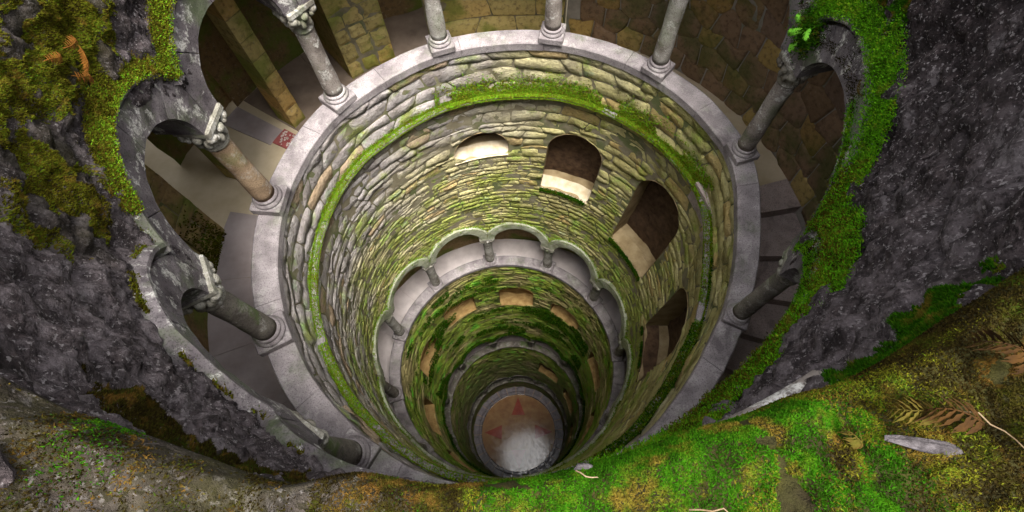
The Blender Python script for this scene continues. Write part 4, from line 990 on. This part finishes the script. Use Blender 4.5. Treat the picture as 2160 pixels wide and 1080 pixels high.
# =================================================================== small things on the rim and wall
def frond(p, d, up, L, label, mat, pairs=20, curl=1.6, width=.3, name='fern', seed=1):
    r = np.random.default_rng(seed); p = np.array(p, float); d = np.array(d, float); d /= np.linalg.norm(d); up = np.array(up, float); up -= d * (d @ up); up /= np.linalg.norm(up); side = np.cross(d, up)
    root = thing(name, label, 'fern', tuple(p)); n = 18; C = [np.zeros(3)]; dirs = []
    for i in range(n):
        a = curl * (i / n) ** 1.4; dd = d * math.cos(a) - up * math.sin(a) * .8 + up * .25 * (1 - i / n) + side * .12 * math.sin(i * .7 + seed); dd /= np.linalg.norm(dd); dirs.append(dd); C.append(C[-1] + dd * L / n)
    C = np.array(C); V = []; F = []
    for i in range(n + 1):
        for k in range(3):
            a = 2.1 * k; V.append(C[i] + (.0035 * (1 - .7 * i / n)) * (math.cos(a) * up + math.sin(a) * side))
    for i in range(n):
        for k in range(3): F.append((i * 3 + k, i * 3 + (k + 1) % 3, i * 3 + 3 + (k + 1) % 3, i * 3 + 3 + k))
    obj('stalk', V, F, mat, root)
    for i in range(pairs):
        f = .12 + .86 * i / pairs; q = f * n; i0 = int(q); c = C[i0] + (C[min(i0 + 1, n)] - C[i0]) * (q - i0); dd = dirs[min(i0, n - 1)]
        for s in (-1, 1):
            l = L * width * .75 * math.sin(math.pi * min(1, f * .9 + .12)) ** .8 * r.uniform(.8, 1.1) + .01; w = l * .15 + .001
            b = side * s + dd * .5 + up * r.uniform(-.35, .1); b /= np.linalg.norm(b); e = np.cross(b, up); e /= np.linalg.norm(e); V = []; m = 6
            for k in range(m + 1):
                g = k / m; mid = c + b * l * g - up * l * .5 * g * g * r.uniform(.8, 1.2); ww = w * math.sin(math.pi * min(.97, g * .85 + .15)) * (1 + .35 * (-1) ** k)
                V += [mid - e * ww, mid + up * .15 * ww, mid + e * ww]
            F = []
            for k in range(m): F += [(k * 3, k * 3 + 1, k * 3 + 4, k * 3 + 3), (k * 3 + 1, k * 3 + 2, k * 3 + 5, k * 3 + 4)]
            obj('leaflet', V, F, mat, root)
    return root
def wallpt(t, z, d=.02): return pol(t, float(Uin(t)) - d, z)
def inward(t): return np.array([-math.cos(rad(t)), -math.sin(rad(t)), 0.])
def rimpt(t, d, h=.03):
    i = int(np.argmin(np.abs(tr - t))); j = int(np.argmin(np.abs(D[i] - d))); p = Pr_[i, j].copy(); p[2] += h; return p
up_ = np.array([0, 0, 1.])
frond(rimpt(-71.5, .16, .01), (-.75, .25, .75), up_, .22, 'long curled brown and yellow dry fern on the mossy rim', MAT['frond'], 13, 3.1, .20, seed=3)
frond(rimpt(-69.3, .12, .01), (-.4, .3, .9), up_, .19, 'rust brown dry fern tip at the far right of the rim', MAT['frond'], 12, 3.2, .2, seed=4)
frond(rimpt(-70.6, .20, .01), (-.2, -.2, .9), up_, .16, 'rust and green drying fern in front of the curled brown one', MAT['frond'], 12, 2.9, .2, seed=14)
frond(rimpt(-72.6, .12, .01), (-.8, .2, .6), up_, .15, 'pale yellowed fern leaf on the mossy rim', MAT['frond_y'], 11, 2.7, .2, seed=5)
frond(rimpt(-76, .12, .01), (-.25, .3, .9), up_, .075, 'small bright yellow curled leaf on the mossy rim', MAT['frond_y'], 9, 2.6, .26, seed=6)
for (t_, z_, d_, L_, lab) in ((-170, 3.02, (0, .6, -.7), .26, 'orange dry fern hanging lowest on the left wall'), (-173, 3.1, (-.1, .8, -.4), .26, 'orange dry fern spread flat above the lowest one on the left wall'),
        (-175.5, 3.02, (.1, -.5, -.6), .20, 'short orange fern nearest the bright arch moss on the left'), (-168.5, 3.2, (.0, .7, -.5), .22, 'orange fern at the very left edge of the picture'),
        (176, 3.18, (.1, .8, -.4), .24, 'orange dry fern in the top left corner'), (178.5, 3.25, (.1, .6, -.6), .2, 'rusty fern tuft just below the top left corner fern')):
    frond(wallpt(t_, z_, .16), d_, inward(t_), L_, lab, MAT['frond_o'], 13, 1.3, .2, seed=int(abs(t_ * 2)))
for k, (t_, z_, d_, lab) in enumerate(((11.5, 2.05, (-.5, -.5, -.3), 'bright green fern on the upper right capital, the highest of its tuft'), (12.6, 1.98, (-.6, .2, -.3), 'bright green fern on the upper right capital, pointing away to the left'), (13.4, 1.9, (-.5, .5, -.2), 'small green fern beside the upper right capital'),
        (12.2, 1.86, (-.6, 0, -.7), 'drooping green fern, lowest on the upper right capital'), (14.2, 1.98, (-.3, .8, .1), 'thin green fern on the far side of the upper right capital'))):
    frond(wallpt(t_, z_, .13), d_, inward(t_) + .4 * up_, .12, lab, MAT['frond_g'], 8, 1.4, .34, seed=30 + k)
frond(wallpt(16, 2.35, .14), (-.3, .5, -.5), inward(16), .17, 'orange curled fern above the upper right capital', MAT['frond_o'], 10, 2.2, .22, seed=12)
r = np.random.default_rng(44); n = 2600; t_ = 12.6 + r.normal(0, 1.5, n); z_ = 1.95 + r.normal(0, .09, n); P = pol(t_, Uin(t_) - np.abs(r.normal(.07, .05, n)), z_); moss_obj(P, cx(P), .017, MAT['moss'], 45)
frond(wallpt(-10, 2.5, .12), (0, -.3, -.6), inward(-10), .14, 'tiny yellow fern on the green arch moss', MAT['frond_y'], 9, 1.6, .15, seed=13)
def twig(p, d, L, label, rad_=.0018, seed=1):
    r = np.random.default_rng(seed); d = np.array(d, float); d /= np.linalg.norm(d); s = np.cross(d, up_); V = []; n = 7
    for i in range(n):
        c = d * L * i / (n - 1) + s * r.normal(0, .01) * L * 3 + up_ * .02 * math.sin(i / 2)
        for k in range(5):
            a = 2 * math.pi * k / 5; V.append(c + rad_ * (1 - .5 * i / n) * (math.cos(a) * s + math.sin(a) * up_))
    F = [(i * 5 + k, i * 5 + (k + 1) % 5, i * 5 + 5 + (k + 1) % 5, i * 5 + 5 + k) for i in range(n - 1) for k in range(5)] + [(4, 3, 2, 1, 0), tuple(30 + k for k in range(5))]
    o = obj('twig', V, F, MAT['twig']); o.location = tuple(p); tag(o, label, 'twig')
twig(rimpt(-84, .10), (.9, -.15, 0), .12, 'thin pale twig lying on the bright green moss', seed=2)
twig(rimpt(-72, .12), (.4, -.5, .1), .13, 'brown bent stalk on the moss under the yellow leaf', seed=3)
twig(rimpt(-88, .02), (.7, -.3, 0), .07, 'short pale twig at the edge of the rim', seed=4)
def chip(p, sz, label, name='rock', mat=MAT['chip'], seed=1, rot=0):
    V, F = sph(16, 11); V = V * (1 + .28 * fbm(V + seed * 3, 1.6, 3, seed))[:, None]; V[:, 2] = np.maximum(V[:, 2], -.35); V = V * np.array(sz)
    c, s = math.cos(rot), math.sin(rot); V = V @ np.array([[c, s, 0], [-s, c, 0], [0, 0, 1]])
    o = obj(name, V, F, mat, None, False, 0.); o.location = tuple(p); tag(o, label, 'rock'); return o
chip(rimpt(-87.5, .02, 0), (.022, .012, .008), 'small white stone chip on the rim below the star floor', seed=2)
chip(rimpt(-73.2, .16, -.006), (.11, .014, .012), 'long bare pale rock ridge in the moss at lower right', seed=3, rot=-.25)
chip(rimpt(-104, .12, .01), (.09, .03, .02), 'flat grey rock in dark moss at the lower left', mat=MAT['rock'], seed=4, rot=-.3)
chip(rimpt(-113, .10, .01), (.12, .04, .03), 'broad slanting grey slab in the bottom left corner', mat=MAT['rock'], seed=5, rot=-.4)
# rounded stone lip with a hollow end below the mossy rim
t = np.linspace(-88, -69, 30); V = []; m = 10
for i, tt_ in enumerate(t):
    for k in range(m):
        a = 2 * math.pi * k / m; V.append(pol(tt_, float(Uin(tt_)) - .015 + .06 * math.cos(a), 3.55 + .06 * math.sin(a)))
V = np.array(V); F = [tuple(f) for f in gridF(30, m)] + [(i * m + m - 1, i * m, (i + 1) * m, (i + 1) * m + m - 1) for i in range(29)]
lip = obj('stone_roll', V, F, MAT['column']); fix_normals(lip.data); tag(lip, 'rounded grey stone roll tucked under the mossy rim', 'moulding')
